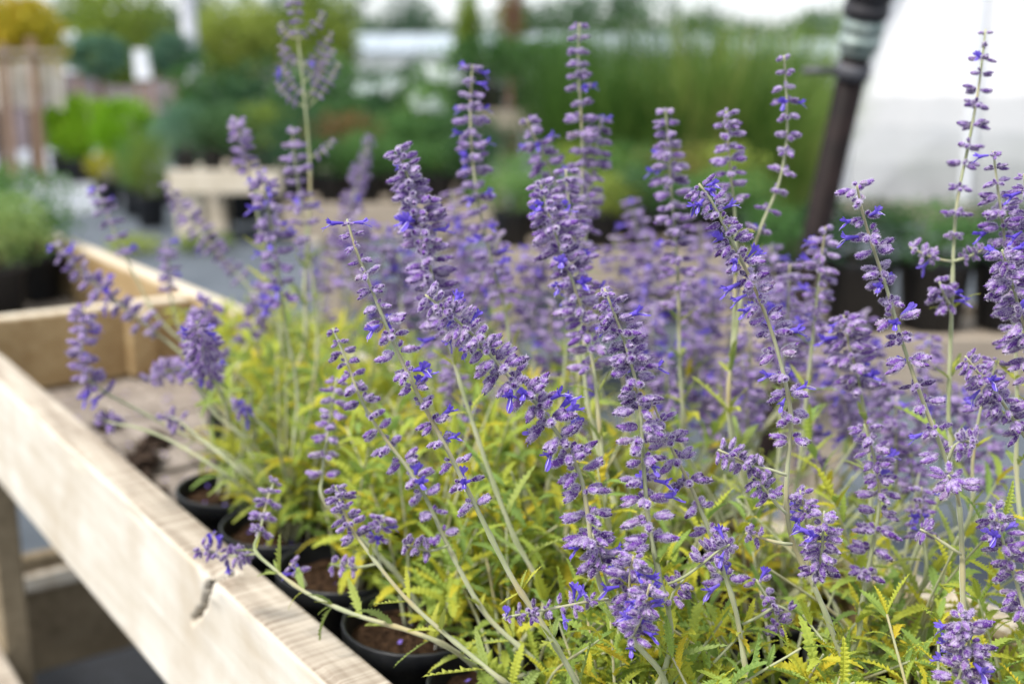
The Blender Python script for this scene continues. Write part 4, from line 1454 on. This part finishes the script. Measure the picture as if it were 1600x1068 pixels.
# weeds on the fabric
for i, (x, y) in enumerate([(318, 390), (205, 262 + 130), (30, 265)]):
    Y = FPX * CZ / (y - HY)
    root = obj('weed_tuft', foliage_me('g_olive', 'mound', i), None, (X_at(x, Y), Y, 0.004))
    root.scale = (0.16, 0.16, 0.10)
    tag(root, ['olive green weed tuft on the fabric in front of the block-legged table', 'small weed tuft on the fabric beside the gravel path', 'green weed tuft below the slatted stand'][i], 'weed', 'weeds on the ground fabric', 'thing')


# slatted stand with stakes on the far left
def slat_stand():
    Y = 12.2
    root = empty('slatted_stand', (X_at(45, Y), Y, 0), 'wooden stand of brown stakes and pale slats beside the lime green bushes', 'stand')
    cx = X_at(45, Y)

    def bx(nm, x0, x1, y0, y1, z0, z1, m):
        V, F = box_geo((x0, y0, z0), (x1, y1, z1), 0.006)
        return obj(nm, mesh(nm, V, F, m, None, False), root)
    for i, x in enumerate((-30, 26, 70)):
        X = X_at(x, Y) - cx
        bx('stake', X - 0.038, X + 0.038, 0, 0.08, 0.008, Zat(60 + 9 * (i % 2), Y), M['post'])
    bx('top_rail', X_at(-40, Y) - cx, X_at(120, Y) - cx, -0.05, -0.004, Zat(86, Y), Zat(79, Y), M['slat'])
    for i, x in enumerate(range(-36, 116, 17)):
        X = X_at(x, Y) - cx
        bx('slat', X - 0.045, X + 0.045, 0.15, 0.18, Zat(160 + 6 * (i % 3), Y), Zat(98 - 3 * (i % 2), Y), M['rail'])
    bx('lower_rail', X_at(-40, Y) - cx, X_at(120, Y) - cx, 0.182, 0.22, Zat(150, Y), Zat(140, Y), M['slat'])


slat_stand()


def tree(name, loc, trunk_h, trunk_r, rad, mk, label, n=5000, leaf=0.10, seed=1, bark='bark', group=None, clumps=40, spread=0.22):
    root = empty(name, loc, label, 'tree', group)
    g = Geo()
    top = trunk_h + rad[2] * 1.2
    g.add(*tube_geo([(0, 0, 0), (0.03 * trunk_h * 0.3, 0, trunk_h * 0.5), (0, 0.02, trunk_h), (0.02, 0, top)], [trunk_r * 1.25, trunk_r, trunk_r * 0.8, trunk_r * 0.25], 8))
    R = random.Random(seed)
    for i in range(9):
        a = R.uniform(0, 6.28)
        z0 = trunk_h * 0.85 + R.random() * rad[2] * 0.8
        g.add(*tube_geo([(0, 0, z0), (math.cos(a) * rad[0] * 0.35, math.sin(a) * rad[1] * 0.35, z0 + rad[2] * 0.22), (math.cos(a) * rad[0] * 0.8, math.sin(a) * rad[1] * 0.8, z0 + rad[2] * 0.5)], [trunk_r * 0.45, trunk_r * 0.3, trunk_r * 0.1], 5))
    obj('trunk', g.mesh('trunk', [M[bark]]), root)
    obj('crown', cloud_mesh('crown', M[mk], seed, n, leaf, clumps, rad, spread=spread), root, (0, 0, trunk_h * 0.8))
    return root


tree('yellowing_tree', (X_at(10, 13.0), 13.0, 0), 1.2, 0.05, (0.75, 0.6, 0.55), 'g_yellow', 'young yellowing tree rising above the slatted stand, at the corner of the picture', 3500, 0.12, 11)
tree('yellowing_tree', (X_at(62, 13.6), 13.6, 0), 1.25, 0.05, (0.45, 0.45, 0.5), 'g_yellow', 'young yellowing tree behind the right half of the slatted stand', 2200, 0.12, 12)
# clipped round standards
for i, (x, y0, y1, Y) in enumerate([(172, 60, 122, 16.0), (288, 58, 116, 15.0)]):
    r = (y1 - y0) / 2 / FPX * Y
    root = empty('round_topiary', (X_at(x, Y), Y, 0.0), ['round clipped blue green tree right of the taller white board', 'round clipped blue green tree below the white column'][i], 'topiary', 'round clipped trees')
    g = Geo()
    g.add(*tube_geo([(0, 0, 0), (0.02, 0, 0.6), (0, 0, Zat((y0 + y1) / 2, Y))], [0.06, 0.05, 0.04], 7))
    obj('trunk', g.mesh('trunk', [M['bark']]), root)
    c = obj('crown', foliage_me('g_blue', 'ball', i), root, (0, 0, Zat(y1, Y)))
    c.scale = (r * 1.4, r * 1.4, r * 1.1)


# blank white boards and a white column far left
def white_board(x0, x1, y0, y1, Y, label):
    xa, xb = X_at(x0, Y), X_at(x1, Y)
    root = empty('white_board', ((xa + xb) / 2, Y, 0), label, 'board', 'blank white boards')
    hw = (xb - xa) / 2
    V, F = box_geo((-hw, 0, Zat(y1, Y)), (hw, 0.03, Zat(y0, Y)), 0.004)
    obj('panel', mesh('panel', V, F, M['white_paint'], None, False), root)
    for xx in (-hw * 0.7, hw * 0.7):
        V, F = box_geo((xx - 0.03, 0.031, 0.0), (xx + 0.03, 0.09, Zat(y0, Y) - 0.03), 0.004)
        obj('post', mesh('post', V, F, M['post'], None, False), root)


white_board(108, 142, 50, 114, 18.0, 'taller blank white board left of the round clipped tree')
white_board(226, 250, 78, 124, 17.5, 'smaller blank white board between the two round clipped trees')

o = empty('white_column', (X_at(313, 26), 26, 0), 'tall white column standing among the far left trees', 'column')
V, F = lathe_geo([(0.24, 0.0), (0.24, 0.2), (0.17, 0.25), (0.16, 3.4), (0.2, 3.45), (0.2, 3.6)], 16, True)
obj('shaft', mesh('shaft', V, F, M['white_paint']), o)
V, F = lathe_geo([(0.3, 0.0), (0.3, 0.14), (0.26, 0.16)], 16, True)
obj('plinth', mesh('plinth', V, F, M['white_paint']), o)

# trees of the far left
tl = [(200, -60, 34, 'g_olive', 1.5, 1.9, 'broad yellow green tree far left, above the round clipped tree'), (255, 5, 38, 'g_far', 1.1, 1.6, 'dark grey green tree just left of the white column'), (375, -10, 40, 'g_olive', 1.7, 1.7, 'yellow green tree just right of the white column'), (515, -40, 42, 'g_olive', 1.2, 2.2, 'yellow green tree right of the pale branched stalk'), (140, -20, 44, 'g_far', 1.3, 1.9, 'grey green tree between the yellowing trees and the broad tree'), (455, 0, 45, 'g_olive', 1.3, 1.5, 'yellow green tree behind the tip of the pale branched stalk')]
for i, (x, y, Y, mk, rx, rz, lb) in enumerate(tl):
    top = Zat(y, Y)
    tree('leafy_tree', (X_at(x, Y), Y, 0), max(0.5, top - 2 * rz), 0.09, (rx, rx * 0.8, rz), mk, lb, 4200, 0.22, 20 + i, 'bark', 'trees behind the nursery')

# far greenhouse with low white roofs
def greenhouse(x0, x1, Y, y0, y1, label):
    a, b = X_at(x0, Y), X_at(x1, Y)
    zt, ze = Zat(y0, Y), Zat(y1, Y)
    root = empty('far_greenhouse', ((a + b) / 2, Y, 0), label, 'greenhouse', 'far greenhouses')
    hw = (b - a) / 2
    g = Geo()
    dpt = 8.0
    g.add([(-hw, 0, 0), (hw, 0, 0), (hw, 0, ze), (-hw, 0, ze), (-hw, dpt, 0), (hw, dpt, 0), (hw, dpt, ze), (-hw, dpt, ze)], [(0, 1, 2, 3), (1, 5, 6, 2), (5, 4, 7, 6), (4, 0, 3, 7)])
    obj('wall', g.mesh('wall', [M['skirt']], False), root)
    n = max(3, int((b - a) / 2.4))
    for k in range(n):
        xa, xb = -hw + 2 * hw * k / n + 0.03, -hw + 2 * hw * (k + 1) / n - 0.03
        V = [(xa, -0.1, ze), (xb, -0.1, ze), (xb, dpt / 2, zt), (xa, dpt / 2, zt), (xa, dpt + 0.1, ze), (xb, dpt + 0.1, ze),
             (xa, -0.1, ze + 0.06), (xb, -0.1, ze + 0.06), (xb, dpt / 2, zt + 0.06), (xa, dpt / 2, zt + 0.06), (xa, dpt + 0.1, ze + 0.06), (xb, dpt + 0.1, ze + 0.06)]
        F = [(6, 7, 8, 9), (9, 8, 11, 10), (0, 1, 7, 6), (0, 6, 9, 3), (1, 2, 8, 7), (3, 9, 10, 4), (2, 5, 11, 8), (0, 3, 2, 1), (3, 4, 5, 2)]
        obj('roof_sheet', mesh('roof_sheet', V, F, M['roofglass'], None, False), root)


greenhouse(545, 712, 62, 50, 82, 'long low white greenhouse roof beyond the dark evergreens, left of the reddish trunk')
greenhouse(722, 1120, 66, 50, 84, 'long low white greenhouse roof behind the reddish trunk and the grasses')
greenhouse(1140, 1420, 60, 60, 90, 'low white greenhouse roof just left of the dark pipe')

# far tree line and the few trees that stand out of it
def treeline():
    g = Geo()
    R = random.Random(5)
    x = -70
    k = 0
    while x < 60:
        h = R.uniform(6.8, 9.2) + 1.2 * math.sin(x * 0.21)
        w = R.uniform(1.6, 3.0)
        Vc, Fc = cloud(900 + k, 420, 1.0, 24, (w, 1.6, h / 2), spread=0.22)
        dz = 104 + R.uniform(-4, 6)
        g.add([(v[0] + x, v[1] + dz, v[2]) for v in Vc], Fc.tolist())
        x += w * 0.75
        k += 1
    o = obj('treeline', g.mesh('treeline', [M['g_far']], False))
    tag(o, 'grey green wood along the horizon behind the far greenhouses', None, None, 'stuff')


treeline()
fl = [(637, -30, 92, 2.2, 'dark tall tree on the horizon above the white roofs, left of the pale slim tree', 'g_far', 'bark'), (585, 14, 90, 1.5, 'low rounded tree on the horizon above the white roofs', 'g_far', 'bark'), (1250, 18, 88, 1.3, 'dark tree on the horizon just left of the dark pipe', 'g_far', 'bark'), (1300, 10, 94, 1.5, 'tree on the horizon touching the dark pipe', 'g_far', 'bark'), (732, -20, 30, 0.35, 'pale slim tree in the middle distance left of the reddish trunk', 'g_olive', 'bark')]
for i, (x, y, Y, rx, lb, mk, bk) in enumerate(fl):
    top = Zat(y, Y)
    rz = top * 0.42
    tree('horizon_tree', (X_at(x, Y), Y, 0), top - 2 * rz, 0.12, (rx, rx, rz), mk, lb, 2200, 0.3 if Y > 50 else 0.15, 60 + i, bk, 'trees on the horizon')
tree('reddish_tree', (X_at(800, 16), 16, 0), 1.4, 0.10, (0.22, 0.22, 0.9), 'g_rust', 'slim reddish brown tree standing in front of the white roofs', 700, 0.10, 77, 'bark_red')

# ------------------------------------------------------------------ the white polytunnel
def tunnel():
    Y0 = 9.2
    xl = atY(1312, 300, Y0).x
    half = 4.0
    cx = xl + half
    Ht = 3.4
    TA = math.radians(-23)
    root = empty('polytunnel', (xl + half * math.cos(TA), Y0 + half * math.sin(TA), 0), 'large white polythene tunnel filling the right of the picture', 'greenhouse', None, TA)
    # outline of the hoop: straight-ish leaning sides into an arch
    ol = []
    for k in range(33):
        a = math.pi * k / 32
        c, s_ = math.cos(a), math.sin(a)
        x = half * (abs(c) ** 0.72) * (1 if c > 0 else -1)
        z = Ht * s_ ** 0.80
        ol.append((x, z))
    n = len(ol)
    Lg = 14.0
    g = Geo()
    nseg = 8
    V, F = [], []
    for j in range(nseg + 1):
        for (x, z) in ol:
            V.append((x, Lg * j / nseg, z))
    for j in range(nseg):
        for k in range(n - 1):
            F.append((j * n + k, j * n + k + 1, (j + 1) * n + k + 1, (j + 1) * n + k))
    obj('cover', mesh('cover', V, F, M['film']), root)
    zs = 0.98
    # end wall above the skirt, cut in vertical strips between the uprights, and the grey skirt below
    xs = [-half * 0.985 + i * half * 2 * 0.985 / 9 for i in range(10)]

    def top_at(x):
        X = min(abs(x) / half, 1.0)
        c = X ** (1 / 0.72)
        s_ = math.sqrt(max(0, 1 - c * c))
        return Ht * s_ ** 0.80
    for i in range(9):
        xa, xb = xs[i], xs[i + 1]
        m_ = 8
        V, F = [], []
        for k in range(m_ + 1):
            x = xa + (xb - xa) * k / m_
            V += [(x, 0.02 + 0.012 * math.sin(k * 1.7), min(zs, top_at(x))), (x, 0.02 + 0.03 * math.sin(k * math.pi / m_), max(zs, top_at(x)) if top_at(x) > zs else zs)]
        for k in range(m_):
            F.append((2 * k, 2 * k + 2, 2 * k + 3, 2 * k + 1))
        obj('end_panel', mesh('end_panel', V, F, M['film']), root)
        for (za, zb, mk) in ((0.004, 0.46, 'clearfilm'), (0.46, 0.72, 'clear2'), (0.72, 0.98, 'clear1')):
            V, F = [], []
            for k in range(m_ + 1):
                x = xa + (xb - xa) * k / m_
                V += [(x, 0.02 * math.sin(k * 2.3), min(za + 0.02 * math.sin(x * 3.1 + za * 9) * (za > 0.1), top_at(x))), (x, 0.02 * math.sin(k * 2.3 + 0.4), min(zb + 0.02 * math.sin(x * 3.1 + zb * 9) * (zb < zs), top_at(x)))]
            for k in range(m_):
                F.append((2 * k, 2 * k + 2, 2 * k + 3, 2 * k + 1))
            obj('skirt', mesh('skirt', V, F, M[mk]), root)
        if i > 0:
            V, F = box_geo((xa - 0.03, -0.045, 0.004), (xa + 0.03, -0.005, top_at(xa) - 0.02), 0.004)
            obj('upright', mesh('upright', V, F, M['white_paint'], None, False), root)
    V, F = tube_geo([(x, -0.02, z) for x, z in ol], [0.035] * n, 8)
    obj('hoop', mesh('hoop', V, F, M['white_paint']), root)
    V, F = box_geo((-half, -0.10, 0.004), (half, -0.062, 0.16), 0.004)
    obj('base_board', mesh('base_board', V, F, M['slat'], None, False), root)

    ca, sa = math.cos(TA), math.sin(TA)
    for i in range(8):                       # plants standing inside, dim behind the misty skirt
        lx, ly = -half + 0.7 + i * 0.62, 0.75
        px_, py_ = root.location.x + lx * ca - ly * sa, root.location.y + lx * sa + ly * ca
        potted('sheltered_plant', (px_, py_, 0.004), 0.16, 0.2, 0.36, [0.35, 0.5, 0.28, 0.42, 0.55, 0.33, 0.45, 0.38][i], ['g_mid', 'g_blue', 'g_olive'][i % 3], 'fine', 'plant dimly seen inside the white tunnel, %s from its left corner' % nm[i], 'plant', 'plants inside the tunnel', i)


tunnel()

# ------------------------------------------------------------------ the leaning dark irrigation pipe
def pipe():
    p_top = at(1352, 22, 1.72)
    p_low = at(1261, 428, 1.93)
    ax = (p_top - p_low).normalized()
    p_ground = p_low + ax * (-(p_low.z - 0.0) / ax.z)
    root = empty('irrigation_pipe', p_ground, 'dark brown pipe leaning beside the white tunnel, with a galvanised coupling', 'pipe')
    rot = ax.to_track_quat('Z', 'Y').to_matrix().to_4x4()
    Lall = (p_top - p_ground).length

    def s_of(x, y):       # distance along the pipe of the point seen at a picture row
        best = min(range(400), key=lambda k: abs(project_y(p_ground + ax * (Lall * 1.3 * k / 400)) - y))
        return Lall * 1.3 * best / 400

    def project_y(p):
        q = p - Vector((0, 0, CZ))
        d = q.y * _c - q.z * _s
        v = q.y * _s + q.z * _c
        return 534 - FPX * v / max(d, 1e-3)

    def part(nm, prof, m, n=22, cap=True):
        V, F = lathe_geo(prof, n, cap)
        o = obj(nm, mesh(nm, V, F, m), root)
        o.rotation_euler = ax.to_track_quat('Z', 'Y').to_euler()
        return o
    r = 0.0215
    s_clamp, s_c0, s_c1, s_b1 = s_of(0, 112), s_of(0, 82), s_of(0, 27), s_of(0, -40)
    part('pipe_body', [(r * 0.98, 0.0), (r, 0.02), (r, s_c0 + 0.01)], M['pipe'])
    part('band', [(r + 0.0005, s_clamp - 0.012), (r + 0.005, s_clamp - 0.010), (r + 0.005, s_clamp + 0.010), (r + 0.0005, s_clamp + 0.012)], M['clampgrey'])
    c = s_c0
    e = s_c1 - s_c0
    prof = [(r, c - 0.004), (r + 0.004, c), (r + 0.006, c + e * .08), (r + 0.0065, c + e * .22), (r + 0.010, c + e * .26), (r + 0.011, c + e * .42), (r + 0.009, c + e * .46), (r + 0.008, c + e * .62), (r + 0.0095, c + e * .66), (r + 0.0095, c + e * .9), (r + 0.007, c + e)]
    part('coupling', prof, M['galv'])
    d = s_c1
    h = max(0.05, s_b1 - s_c1)
    prof = [(r + 0.006, d), (r + 0.012, d + 0.004), (r + 0.013, d + h * .3), (r + 0.010, d + h * .34), (r + 0.010, d + h * .42), (r + 0.013, d + h * .46), (r + 0.013, d + h * .8), (r + 0.008, d + h * .9), (r + 0.008, d + h)]
    part('hose_fitting', prof, M['rubber'])
    # thin rod clamped to the pipe
    pc = p_ground + ax * s_clamp
    left = Vector((-1, 0.05, 0.0)).normalized()
    V, F = tube_geo([pc + left * (r + 0.003) - p_ground, pc + left * (r + 0.055) - p_ground], [0.006, 0.006], 8)
    obj('side_rod', mesh('side_rod', V, F, M['clampgrey']), root)
    V, F = box_geo((-0.05, -0.05, 0.002), (0.05, 0.05, 0.03), 0.006)
    obj('foot', mesh('foot', V, F, M['concrete'], None, False), root)


pipe()
print('objects', len(bpy.data.objects), 'leaves', sum(p.leaves for p in PLANTS))
